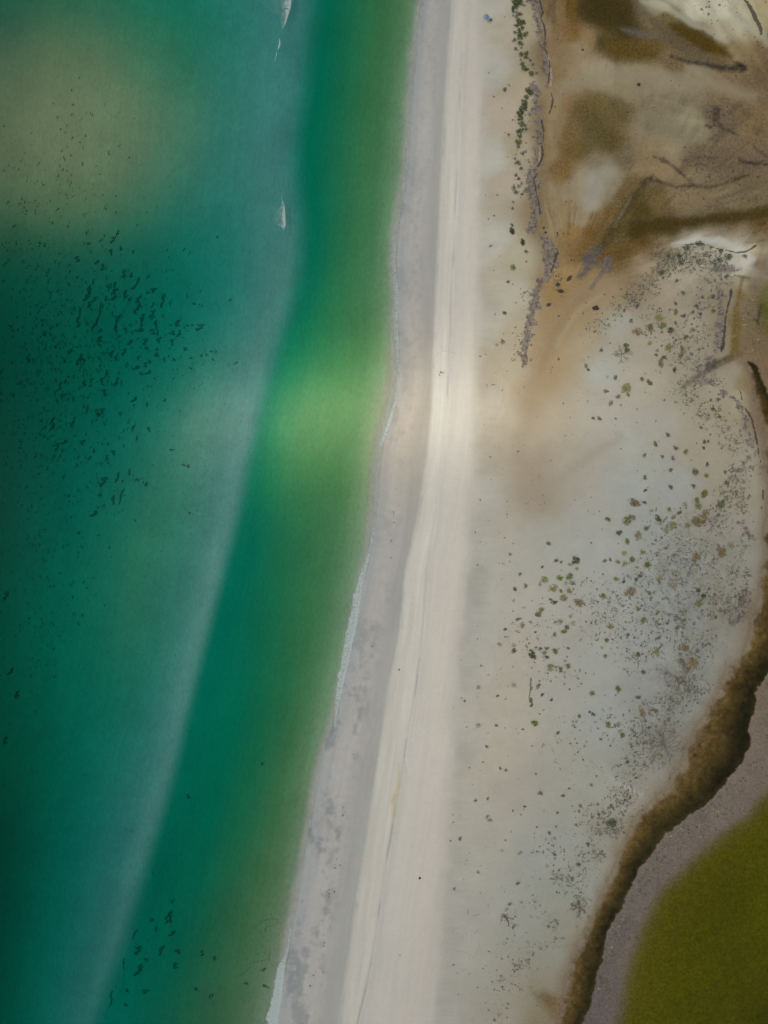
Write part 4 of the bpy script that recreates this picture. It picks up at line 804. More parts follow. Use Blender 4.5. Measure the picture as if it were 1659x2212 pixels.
def place_shrubs(items, name, cat, zs, group):
    word = name.replace('_', ' '); keys = {}
    for k, (x, y, r, t) in enumerate(items): keys.setdefault((sizeword(r), t, zone(y, zs)), []).append((y, k))
    for key in keys: keys[key].sort()
    for k, (x, y, r, t) in enumerate(items):
        key = (sizeword(r), t, zone(y, zs)); L = keys[key]; n = [q[1] for q in L].index(k)
        lab = '%s %s %s' % (key[0], COLWORD[t], word)
        lab = lab + ' ' + key[2]
        if len(L) > 1: lab = '%s %s %s %s, %s from top' % (key[0], COLWORD[t], word, key[2], ORD[min(n, 17)])
        o = bpy.data.objects.new(name, PROTO[t][rng.randrange(4)]); COL.objects.link(o)
        o.location = at(x, y); o.rotation_euler = (0, 0, rng.random() * 6.283)
        s = r * S * ((1.12 if r > 5 else 1.3) if cat == 'shrub' else 1.4); o.scale = (s * rng.uniform(.9, 1.15), s * rng.uniform(.85, 1.1), s * rng.uniform(.8, 1.0))
        tag(o, lab, cat, group)
place_shrubs(SHRUBS[:BUSH0], 'shrub', 'shrub', ZONES, 'shrubs scattered over the sand spit')
place_shrubs(SHRUBS[BUSH0:], 'hedge_bush', 'bush', BZ, 'bushes in the row behind the beach')

# uncountable seedlings and sprigs, one object
def seedlings():
    V = []; F = []; MI = []; r = random.Random(11)
    def sprig(x, y, R, n):
        z = float(height(np.array([x], float), np.array([y], float))[0]); wx, wy = W(x, y)
        for k in range(n):
            a = r.random() * 6.283
            q = r.random() * .35 * R
            leaf_quads(V, F, (wx + math.cos(a) * q, wy + math.sin(a) * q, z + .04), (math.cos(a), math.sin(a), .25), (0, 0, 1), R * r.uniform(.6, 1.1), R * r.uniform(.16, .3))
        MI.extend([r.choice([0, 0, 0, 1, 1, 2, 3])] * n)
    tot = 0
    for (sx, sy, rad, st) in SPECK:
        if sy < 500 and sx > 1400: continue
        for k in range(int(st * rad * rad / (19 if x_back(sy) > sx - 300 else 10))):
            a = r.random() * 6.283; q = rad * math.sqrt(-math.log(1 - r.random() * .85)) * .8
            x, y = sx + math.cos(a) * q, sy + math.sin(a) * q
            if x < 1050 or poly_sdf(np.array([x]), np.array([y]), RIVER)[0] < 6: continue
            sprig(x, y, r.choice([.2, .28, .35, .45, .7]), r.choice([4, 5, 7])); tot += 1
    for k in range(420):
        y = r.uniform(560, 2200); x = r.uniform(float(x_back(y)) + 12, 1640)
        if poly_sdf(np.array([x]), np.array([y]), RIVER)[0] < 8 or (y > 1500 and x > 1640 - (y - 1500) * .55): continue
        sprig(x, y, r.choice([.25, .3, .4, .55]), r.choice([4, 5, 6]))
    sm = mesh_np('seedlings', V, F, M_DK); sm.materials.append(M_TW); sm.materials.append(M_OL); sm.materials.append(M_PA)
    sm.polygons.foreach_set('material_index', np.array(MI, np.int32)); o = link_mesh('seedlings', sm); tag(o, 'tiny dark seedlings and sprigs strewn over the pale sand flat', 'seedlings', kind='stuff')
seedlings()

# ------------------------------------------------------------------ seagrass on the sea bed
def seagrass_mesh(seed, n=120):
    r = random.Random(seed); V = []; F = []
    wob = [r.uniform(-.32, .32) for _ in range(5)]
    for k in range(n):
        t = r.uniform(-1, 1)
        cx = np.interp(t, [-1, -.5, 0, .5, 1], wob); wd = .24 * (1 - t * t * .8) * (1 + .5 * math.sin(t * 5 + seed))
        p = (cx + r.uniform(-1, 1) * wd, t * .5, r.uniform(0, .15)); a = r.gauss(1.4, .7)
        leaf_quads(V, F, p, (math.cos(a), math.sin(a), .5), (r.uniform(-.4, .4), r.uniform(-.4, .4), 1), r.uniform(.12, .22), r.uniform(.03, .06))
    return mesh_np('seagrass', V, F, M_SG)
SGP = [seagrass_mesh(200 + i) for i in range(7)]
GRASS = []
def addg(ox, oy, k, lst):
    for (cx, cy, L, w) in lst: GRASS.append((ox + cx * k, oy + cy * k, L * k, w * k))
addg(0, 398, .33, [(725,350,50,14),(780,400,24,16),(562,372,20,12),(485,478,40,20),(755,305,40,10),(670,320,20,8),(615,497,30,14),(655,530,45,12),(860,430,30,7),(710,430,40,14),(790,575,60,12),(845,585,35,12),(590,625,40,10),(555,705,100,22),(600,745,40,14),(702,665,60,10),(733,660,60,10),(725,715,90,24),(680,740,40,12),(800,710,50,22),(875,640,90,12),(955,595,30,8),(998,685,36,20),(955,698,24,12),(885,775,110,22),(832,745,30,10),(865,825,28,14),(985,780,40,10),(1053,755,90,12),(1105,770,36,8),(505,830,60,10),(490,900,70,16),(570,780,40,14),(635,820,70,10),(605,900,90,14),(655,790,30,8),(755,890,100,14),(742,945,36,16),(808,950,40,10),(920,865,50,16),(910,905,50,12),(895,945,34,28),(982,840,60,14),(990,865,30,16),(1007,910,60,14),(982,958,40,24),(1020,965,40,8),(1145,900,44,22),(1110,910,18,8),(1300,930,50,24),(1250,910,22,6),(1220,915,22,8),(1120,965,34,16),(1165,970,44,12),(630,1005,40,24),(833,1028,36,18),(937,1022,40,16),(1035,1012,40,20),(1115,1025,40,16),(1015,1075,26,14),(1015,1110,30,20),(1205,1070,24,18),(690,1068,12,8),(798,1090,50,14),(720,1105,50,16),(745,1130,30,12),(665,1100,22,14),(515,1135,50,18),(485,1160,36,14),(440,1085,40,12),(635,1128,20,10),(895,1130,34,12),(945,1065,24,14),(935,1175,34,14),(970,1155,24,14),(895,1190,26,12),(870,1195,30,14),(1065,1140,26,12),(1130,1135,24,12),(1240,1130,18,12),(1238,1200,26,8),(685,1230,36,12),(910,1235,24,14),(955,1225,36,14),(760,1225,14,8),(585,1280,40,14),(650,1285,50,14),(530,1300,40,16),(745,1295,70,12),(665,1360,44,12),(860,1405,44,16),(950,1435,22,14),(395,1385,40,16),(355,1415,30,10),(370,1320,60,14),(410,1285,30,10),(460,1400,40,8),(550,1475,44,10),(645,1490,60,18),(860,1595,50,10),(960,1600,34,16),(320,1570,90,20),(460,1555,70,8),(880,1660,30,10),(400,1685,34,20),(355,1720,50,14),(530,1690,40,20),(725,1755,30,20),(680,1790,40,12),(600,1745,30,10),(830,1885,40,10),(750,1920,70,14),(660,1950,70,20),(780,2050,110,10),(725,2070,60,14),(885,1935,26,14),(945,1965,30,12),(640,2035,24,16),(595,2160,50,20),(570,1790,30,12),(1505,745,15,15),(1260,772,15,13),(1315,785,16,10),(1415,327,12,12),(1068,1408,24,12),(1535,1165,15,15),(1375,1085,14,12),(1408,1085,13,12),(1385,1138,15,15),(1345,1107,15,13),(1310,1112,15,13),(1220,1845,22,16),(1115,1735,18,18),(1195,1835,26,8)])
addg(0, 1261, .43, [(858,1618,24,8),(845,1695,60,14),(825,1710,40,14),(753,1705,20,10),(772,1755,24,10),(853,1778,30,16),(683,1865,46,16),(803,1868,56,12),(885,1868,24,18),(1007,1872,30,12),(1075,1890,15,15),(867,1940,30,16),(683,1965,60,20),(723,1907,16,12),(725,2075,26,18),(627,2065,16,14),(1055,2087,19,18),(977,2048,13,13),(620,2140,18,10),(1335,2025,20,16),(1327,1942,15,13),(1232,2010,15,13),(937,1082,20,13),(1316,912,13,11),(70,570,40,14),(5,800,40,16),(35,450,40,12),(15,65,40,14),(665,1785,60,6),(610,1930,60,6),(545,2110,80,8)])
GZ = [(0, 540, 'on the pale sandbank'), (540, 600, 'below the pale sandbank'), (600, 660, 'in the upper bed'), (660, 720, 'in the heart of the bed'), (720, 780, 'in the lower bed'), (780, 860, 'just under the bed'), (860, 960, 'level with sunlit water'), (960, 1200, 'in the thin lower trail'), (1200, 1800, 'far below the bed'), (1800, 1990, 'right of the bar edge'), (1990, 2300, 'near the bottom edge')]
keys = {}
def gkey(g):
    x, y, L, w = g
    return ('long' if L > 22 else 'short' if L < 10 else 'medium', 'broad' if w > L * .5 else 'slim', zone(y, GZ), 'outer' if x < 200 else 'inner')
for k, g in enumerate(GRASS): keys.setdefault(gkey(g), []).append((g[1], k))
for kk in keys: keys[kk].sort()
for k, g in enumerate(GRASS):
    kk = gkey(g); L = keys[kk]; n = [q[1] for q in L].index(k)
    lab = '%s %s seagrass patch %s, %s side' % (kk[0], kk[1], kk[2], 'seaward' if kk[3] == 'outer' else 'shoreward')
    if len(L) > 1: lab += ', %s from top' % ORD[min(n, 17)]
    o = bpy.data.objects.new('seagrass_patch', SGP[k % 7]); COL.objects.link(o)
    o.location = at(g[0], g[1], .02); ln = g[2] * S * 1.0; wd = g[3] * S * 2.5
    o.scale = (wd, ln, .6); o.rotation_euler = (0, 0, -rng.uniform(.02, .42) if g[2] > 9 else rng.random() * 3)
    tag(o, lab, 'seagrass', 'seagrass patches on the sea bed')
def faint_grass():
    V = []; F = []; r = random.Random(5)
    def put(x, y, R, n):
        z = float(height(np.array([x], float), np.array([y], float))[0]) + .02; wx, wy = W(x, y); a0 = r.gauss(1.35, .4)
        for k in range(n):
            a = a0 + r.gauss(0, .5); q = r.uniform(-.5, .5) * R
            leaf_quads(V, F, (wx + math.cos(a0) * q + r.gauss(0, .12), wy + math.sin(a0) * q, z), (math.cos(a), math.sin(a), .3), (0, 0, 1), R * r.uniform(.3, .6), R * .1)
    for (mx, my, sx, sy, n, R) in ((180, 700, 110, 110, 420, 1.0), (110, 800, 90, 130, 420, 1.2), (120, 1000, 90, 150, 300, 1.1), (60, 1350, 50, 120, 120, .9), (330, 760, 70, 60, 130, .6), (120, 330, 70, 80, 90, .9), (90, 480, 90, 60, 130, .9), (420, 800, 70, 60, 150, .45), (380, 960, 110, 90, 240, .4), (330, 1230, 90, 120, 190, .4), (240, 1100, 120, 80, 170, .5), (60, 1150, 60, 120, 100, .9), (420, 1080, 60, 70, 100, .35), (280, 1650, 80, 160, 130, .4), (60, 1700, 60, 200, 70, .6), (560, 2060, 40, 70, 90, .45), (330, 1950, 60, 120, 70, .6), (560, 1000, 120, 500, 60, .35)):
        for k in range(n):
            x = r.gauss(mx, sx); y = r.gauss(my, sy)
            if x > float(x_shore(y)) - 14 or x < -20: continue
            put(x, y, R * r.uniform(.5, 1.5), r.choice([4, 6, 8]))
    # trailing strands near the beach
    for pts in ([(545,2010),(560,1996),(575,1988),(590,1985),(603,1990)],[(530,2090),(545,2082),(560,2078),(580,2075),(583,2060)],[(520,2110),(532,2100),(540,2090)],[(590,2000),(575,2005),(572,2018)],[(293,2040),(288,2060),(290,2080)],[(262,2110),(240,2150),(228,2190),(220,2215)]):
        for (a, b) in zip(pts[:-1], pts[1:]):
            for t in range(10):
                f = t / 10; put(a[0] + (b[0] - a[0]) * f + r.gauss(0, 1), a[1] + (b[1] - a[1]) * f + r.gauss(0, 1), .5, 4)
    tag(link_mesh('seagrass_wisps', mesh_np('seagrass_wisps', V, F, M_SW)), 'faint wisps of seagrass sprinkled over the pale sea bed', 'seagrass', kind='stuff')
faint_grass()

# ------------------------------------------------------------------ dead brush: sprawling bare branches
def tube(V, F, pts, r0, r1, n=4):
    base = len(V); P = [Vector(p) for p in pts]
    for i, p in enumerate(P):
        d = (P[min(i + 1, len(P) - 1)] - P[max(i - 1, 0)]).normalized(); s = d.cross(Vector((0, 0, 1)))
        s = s.normalized() if s.length > 1e-4 else Vector((1, 0, 0)); u = s.cross(d).normalized()
        r = r0 + (r1 - r0) * i / (len(P) - 1)
        for k in range(n):
            a = 6.2832 * k / n; V.append(tuple(p + s * math.cos(a) * r + u * math.sin(a) * r))
    for i in range(len(P) - 1):
        for k in range(n):
            a = base + i * n + k; b = base + i * n + (k + 1) % n; F.append((a, b, b + n, a + n))
def brush(px, py, R, arms, label, seed, a0=0, a1=6.283, w=.06, flatness=.25, name='dead_brush'):
    r = random.Random(seed); V = []; F = []
    def grow(p, a, L, w, d):
        pts = [p]; q = Vector(p); n = 5
        for i in range(n):
            a += r.gauss(0, .22); q = q + Vector((math.cos(a), math.sin(a), flatness * (.5 - i / n))) * (L / n); q.z = max(q.z, .03); pts.append(tuple(q))
            if d > 0 and i > 0 and r.random() < .75: grow(tuple(q), a + r.choice([-1, 1]) * r.uniform(.3, .9), L * r.uniform(.35, .6), w * .65, d - 1)
        tube(V, F, pts, w, w * .4, 3)
    for k in range(arms):
        a = a0 + (a1 - a0) * (k + r.random()) / arms
        grow((r.gauss(0, R * S * .06), r.gauss(0, R * S * .06), .08), a, R * S * r.uniform(.6, 1.05), w, 2)
    o = link_mesh(name, mesh_np(name, V, F, M_TW)); o.location = at(px, py); tag(o, label, 'dead brush', 'dead brush sprawled on the spit' if name == 'dead_brush' else None)
brush(1534.6, 1133, 26, 9, 'starburst of thin bare twigs on clear sand above the olive brown shrub', 1, w=.05)
brush(1587, 1313, 36, 20, 'dense grey dead brush radiating beside the grey crust at the creek', 2, w=.06)
brush(1470, 1468, 48, 24, 'widest mat of curved dead branches left of the brown creek', 3, w=.055)
brush(1429, 1607, 44, 24, 'grey dead brush mat beside the widest part of the creek', 4, w=.055)
brush(1323, 1787, 22, 10, 'dark dead brush at the pale foot of the creek bank', 5, w=.07)
brush(1342.6, 766, 17, 10, 'curled bare branches at the left edge of the upper spit', 6, w=.07)
brush(1251, 1957, 20, 16, 'tangled dark dead brush jutting from the lower creek bank', 7, w=.07)
brush(1200, 1892, 14, 6, 'forked twig lying alone left of the lower creek', 8, w=.07)
brush(1373, 1590, 20, 9, 'wispy dead branch reaching left of the grey brush mat', 9, w=.05)
brush(1290, 1845, 16, 10, 'small knotted dead brush beside the narrow creek', 10, w=.06)
brush(1350, 1725, 18, 8, 'thin crooked dead twigs above the pale sand streak', 11, w=.06)
# the fallen tree and the driftwood
def log(px0, py0, px1, py1, r, name, label, cat, bend=.15, stubs=3, seed=1, mat=None, group=None):
    rr = random.Random(seed); x0, y0, z0 = at(px0, py0); x1, y1, z1 = at(px1, py1); V = []; F = []
    L = math.hypot(x1 - x0, y1 - y0); dx, dy = (x1 - x0) / L, (y1 - y0) / L; pts = []
    for i in range(9):
        t = i / 8; o_ = math.sin(t * 3.1) * bend * L; pts.append((dx * L * t - dy * o_, dy * L * t + dx * o_, r * (1.2 - .4 * t)))
    tube(V, F, pts, r, r * .55, 8)
    for k in range(stubs):
        i = rr.randrange(1, 7); a = math.atan2(dy, dx) + rr.choice([-1, 1]) * rr.uniform(.5, 1.1); p = pts[i]; l = L * rr.uniform(.08, .22)
        tube(V, F, [p, (p[0] + math.cos(a) * l * .5, p[1] + math.sin(a) * l * .5, p[2] + .1), (p[0] + math.cos(a + .3) * l, p[1] + math.sin(a + .3) * l, p[2] + .06)], r * .45, r * .15, 5)
    o = link_mesh(name, mesh_np(name, V, F, mat or M_WOOD, True)); o.location = (x0, y0, min(z0, z1)); tag(o, label, cat, group); return o
M_WOOD = plain('weathered_wood', (.12, .105, .09), .9, .3)
log(1145, 1463, 1141, 1508, .16, 'driftwood_log', 'long straight grey driftwood log lying upright in the photo on open sand', 'driftwood', .03, 1, 3)
log(1087, 1974, 1098, 1998, .20, 'fallen_branch', 'thick curved fallen branch with a rooted top end on the lower sand', 'driftwood', .12, 2, 4)
log(1089, 1974, 1108, 1982, .09, 'fallen_branch', 'two thin branches trailing right from the root of the curved one', 'driftwood', -.08, 3, 5)
brush(1087, 1974, 7, 6, 'spiky root stump at the top of the curved fallen branch', 21, w=.08, name='root_stump')
log(1051, 831, 1050, 837, .10, 'driftwood_stick', 'short forked stick on the sunlit sand inside the wheel tracks', 'driftwood', .05, 2, 6)
log(1060, 833, 1069, 832, .13, 'driftwood_stick', 'short grey stick lying level just left of the curved wheel tracks', 'driftwood', .04, 0, 7)
log(1010, 1972, 1012, 1960, .07, 'driftwood_stick', 'thin stick by the square drawn in the sand', 'driftwood', .05, 1, 8)
log(1022, 1975, 1036, 1972, .05, 'driftwood_stick', 'thin twig right of the lower sand drawing', 'driftwood', .05, 1, 9)

# ------------------------------------------------------------------ stones and weed clumps
def stone(px, py, r, name, label, cat, c, seed, el=1.0, rot=0, group=None):
    rr = random.Random(seed); import bmesh
    bm = bmesh.new(); bmesh.ops.create_icosphere(bm, subdivisions=3, radius=1)
    for v in bm.verts:
        k = 1 + .22 * math.sin(v.co.x * 3 + seed) * math.cos(v.co.y * 4 + seed * 2) + .10 * math.sin(v.co.z * 7 + v.co.x * 5) + rr.uniform(-.05, .05)
        v.co *= k; v.co.z = max(v.co.z * .6, -.15); v.co.x *= el
    me = bpy.data.meshes.new(name); bm.to_mesh(me); bm.free(); me.materials.append(c)
    o = link_mesh(name, me); o.location = at(px, py, r * S * .1); o.scale = (r * S,) * 3; o.rotation_euler = (0, 0, rot); tag(o, label, cat, group)
M_ROCK = plain('dark_rock', (.018, .017, .02), .8, .3); M_WEED = plain('rotting_weed', (.06, .048, .045), .95, .4, 5)
stone(862.6, 1446, 1.5, 'stone', 'small black stone alone on the pale sand beside the wet edge', 'stone', M_ROCK, 1)
stone(859.4, 1445.3, .9, 'stone', 'tiny grey stone just left of the black one', 'stone', plain('grey_rock', (.2, .2, .19), .9), 2)
stone(906.3, 1894, 2.2, 'stone', 'larger black stone alone on the lower open beach', 'stone', M_ROCK, 3, 1.25, .8)
stone(864, 2060, 1.1, 'stone', 'lone black pebble on the beach near the bottom edge', 'stone', M_ROCK, 4)
stone(1380, 182.5, 3.6, 'stone', 'round dark boulder alone on the pale brown tidal flat', 'stone', plain('brown_rock', (.045, .035, .035), .9), 5)
for i, (x, y, r, el, rot, lab) in enumerate([(1174, 493.5, 2.6, 1.5, .7, 'dark weed clump nearest the grey crust on the flat'), (1178, 503, 2.8, 1.4, 0, 'flat topped weed clump on the crest of the crust island'), (1204, 502.5, 2.2, 1, 0, 'round weed clump at the top of a curved string of three'), (1205.5, 506.5, 1.6, 1, 0, 'middle weed clump of a curved string of three'), (1204, 509.5, 1.6, 1.3, 1, 'lowest weed clump of a curved string of three'), (1204.5, 616, 4.4, 1.3, -.4, 'oval brown weed clump right of the crust crumbs'), (1209.5, 631, 4.6, 1.7, 0, 'long flat weed clump lying level on the tan mud'), (1228.5, 602.5, 4.4, 2.0, .9, 'slanted dark weed clump by the bluish twigs'),
    (1284.5, 667, 6, 1.4, .1, 'jagged brown weed clump left of the spit'), (1290, 668, 3, 1, 0, 'small weed clump touching the jagged brown one'), (1259, 107, 3, 1.2, .3, 'dark weed crumb on the sandy mud by the hedge row'), (1184, 660, 4, 1.6, .4, 'brown weed clump right of the grey crust strand')]):
    stone(x, y, r * .82, 'weed_clump', lab, 'weed clump', M_WEED, 20 + i, el, rot, 'weed clumps on the tidal flat')

# ------------------------------------------------------------------ foam
def foam_material():
    g = NT('foam'); geo = g.n('NewGeometry'); P = geo.outputs['Position']; at_ = g.n('Attribute', attribute_name='foam_amount')
    n1 = g.noise(1.7, 6, P, .75); n2 = g.noise(5.0, 4, P, .6)
    vo = g.n('TexVoronoi', feature='DISTANCE_TO_EDGE'); vo.inputs['Scale'].default_value = 1.5
    wv = g.n('VectorMath', operation='ADD'); nz = g.n('TexNoise'); nz.inputs['Scale'].default_value = 1.2; g.l(P, nz.inputs['Vector']); sc_ = g.n('VectorMath', operation='SCALE'); g.l(nz.outputs['Color'], sc_.inputs[0]); sc_.inputs['Scale'].default_value = 1.2
    g.l(P, wv.inputs[0]); g.l(sc_.outputs[0], wv.inputs[1]); g.l(wv.outputs[0], vo.inputs['Vector'])
    lace = g.ramp(vo.outputs['Distance'], .22, .02)
    k = g.math('ADD', g.math('MULTIPLY', at_.outputs['Fac'], 1.25), g.math('ADD', g.math('MULTIPLY', g.math('SUBTRACT', n1, .5), 1.5), g.math('MULTIPLY', g.math('SUBTRACT', lace, .5), .5)))
    a = g.math('MULTIPLY', g.ramp(k, .42, .95), g.ramp(at_.outputs['Fac'], .0, .12))
    a = g.math('MULTIPLY', a, .74)
    bs = g.n('BsdfDiffuse'); cc = g.mix(n2, tuple(float(v) for v in lin((140, 158, 158)) / E), tuple(float(v) for v in lin((205, 212, 206)) / E)); g.l(cc, bs.inputs[0])
    bu = g.n('Bump'); bu.inputs['Strength'].default_value = .4; bu.inputs['Distance'].default_value = .08; g.l(n1, bu.inputs['Height']); g.l(bu.outputs[0], bs.inputs['Normal'])
    tr = g.n('BsdfTransparent'); m = g.n('MixShader'); g.l(a, m.inputs[0]); g.l(tr.outputs[0], m.inputs[1]); g.l(bs.outputs[0], m.inputs[2]); g.l(m.outputs[0], g.out.inputs[0]); return g.m
FV, FF, FD = [], [], []
def foam_strip(pts, prof, step=1.5, jit=1.0, up=.05):
    """pts: (x_right, y, width leftwards, strength); prof: density across 0 (right) .. 1 (left)"""
    ys = np.arange(pts[0][1], pts[-1][1] + step, step); py = [p[1] for p in pts]
    xr = np.interp(ys, py, [p[0] for p in pts]) + jit * 2.2 * fbm(ys * 0, ys, 9, int(pts[0][1]) % 50, 4); w = np.interp(ys, py, [p[2] for p in pts]); st = np.interp(ys, py, [p[3] for p in pts])
    w = w * (1 + jit * .7 * fbm(ys * 0 + 5, ys, 14, 7, 3)); n = 9; b = len(FV)
    for i in range(len(ys)):
        for k in range(n):
            t = k / (n - 1); x = xr[i] - w[i] * t; z = max(.02, float(height(np.array([x]), np.array([ys[i]]))[0]) + .03) + up * (1 - abs(2 * t - .6)) * st[i] + .02
            wx, wy = W(x, ys[i]); FV.append((wx, wy, z)); FD.append(float(np.interp(t, np.linspace(0, 1, len(prof)), prof)) * st[i])
    for i in range(len(ys) - 1):
        for k in range(n - 1):
            a = b + i * n + k; FF.append((a, a + 1, a + n + 1, a + n))
CRISP = [.2, .9, .75, .6, .5, .35, .0]; LACE = [.35, 1.0, .85, .7, .6, .35, 0]
foam_strip([(866,455,12,.35),(862,490,14,.45),(857,520,12,.5),(855,545,12,.6),(855,565,9,.65),(857,590,13,.6),(861,620,13,.7),(863,640,13,.75),(862,665,12,.65),(859,690,12,.7),(861,720,12,.7),(864,755,10,.7),(861,785,8,.5)], [.6, 1.05, .85, .75, .7, .5, 0])
foam_strip([(886,320,10,.1),(888,345,12,.4),(884,370,11,.45),(882,395,12,.45),(878,420,12,.4),(872,450,12,.35),(866,470,10,.2)], LACE)
foam_strip([(863,785,9,.4),(862,810,9,.55),(860,840,9,.6),(858,860,6,.7),(854,880,9,.9),(849,900,12,1),(843,920,12,1),(836,940,12,1),(828,955,11,1),(824,965,5,.8),(822,970,2,.4)], [.4, .9, .8, .7, .5, .3, 0])
foam_strip([(818,985,2,.35),(817,1040,2.5,.4),(814,1075,3,.45),(812,1110,3,.4),(812,1128,4,.6),(810,1150,6,.75),(806,1170,8,.8),(801,1195,9,.7)], [.4, .9, .5, 0])
foam_strip([(801,1195,9,.8),(796,1215,10,.9),(789,1240,13,.95),(785,1262,16,1),(781,1290,20,1),(777,1320,21,1),(772,1350,22,1),(764,1385,20,1),(757,1420,18,1),(749,1450,18,1),(744,1475,17,1),(738,1500,14,1),(733,1520,10,1),(728,1545,6,.9),(725,1570,3,.9),(722,1580,1,.5)], [.5, 1, .85, .7, .75, .8, .65, .1])
foam_strip([(668,1780,2,.3),(668,1790,4,.8),(665,1800,2,.3)], [.6, .9, .5, 0]); foam_strip([(671,1752,1.5,.2),(668,1772,2,.5),(667,1780,2,.3)], [.6, .9, .5, 0])
foam_strip([(630,1990,2,.3),(629,2010,4,.7),(627,2030,5,.75),(624,2050,8,.7),(620,2070,11,.75),(617,2085,15,.9),(615,2110,20,1),(612,2130,24,1),(610,2150,25,1),(606,2180,27,1.05),(602,2212,29,1.05),(598,2250,29,1)], [.6, 1.1, .9, .8, .85, .9, .8, .1])
foam_strip([(905,20,6,.1),(908,40,8,.35),(903,70,8,.3),(896,110,8,.3),(893,150,8,.1)], LACE)
for a_, b_ in ((0, 330), (965, 1200), (1575, 2010)):
    foam_strip([(float(x_shore(y)) + 1, y, 3.0, .62 + .25 * math.sin(y * .031)) for y in range(a_, b_, 12)], [.3, 1.0, .55, .25, 0])
# breakers out on the bar
foam_strip([(630,-12,62,.75),(629,10,58,.8),(627,22,44,.85),(623,34,30,.9),(619,46,18,1),(616,54,10,1.2),(611,63,2,1)], [1, .9, .36, .32, .29, .26, .18, .0], up=.5)
foam_strip([(604,82,1,.6),(606,92,3.5,1.4),(606,99,6,1.4),(603,106,3,1.2),(600,110,1,.6)], [.8, 1, .8, .2], .8, .5, .3)
foam_strip([(598,112,1,.6),(598.5,119,2.5,1.2),(596.5,126,2,1.1),(594,132,1,.5)], [.8, 1, .8, .2], .8, .5, .3)
foam_strip([(609,416,1,.8),(609,428,2,1.1),(612,436,4,1.4),(615,445,8,1.4),(616,455,22,1),(616.5,465,34,.95),(617,478,32,.95),(617,488,20,1.1),(615,495,5,1.4),(613,500,1,1)], [1, .9, .36, .34, .32, .28, .22, 0], .8, .6, .4)
foam_strip([(645,170,12,.2),(650,184,16,.5),(648,200,14,.35)], [.2, .4, .4, .3, .1]); foam_strip([(640,450,14,.1),(640,465,16,.35),(638,480,12,.15)], [.2, .4, .4, .3, .1])
me = mesh_np('foam', FV, FF, foam_material(), True); add_attr(me, 'foam_amount', 'FLOAT', np.array(FD))
tag(link_mesh('foam', me), 'white foam of small breakers and of the swash along the beach', 'foam', kind='stuff')

# ------------------------------------------------------------------ lagoon water over the flats, creek and lake
def lagoon():
    s = 3.0; V = []; F = []
    xs = axis(42, 172, 2.0, 3500); xs = xs[xs > 40]; ys = axis(-222, 222, 2.0, 3500); GX, GY = np.meshgrid(xs, ys); nx, ny = len(xs), len(ys)
    V = np.stack([GX.ravel(), GY.ravel(), GX.ravel() * 0 + .0], -1); i = np.arange(ny - 1)[:, None] * nx + np.arange(nx - 1)[None, :]
    F = np.stack([i, i + 1, i + nx + 1, i + nx], -1).reshape(-1, 4)
    tag(link_mesh('lagoon', mesh_np('lagoon', V, F, sea_material(.012, .002, False), True)), kind='structure')
lagoon()

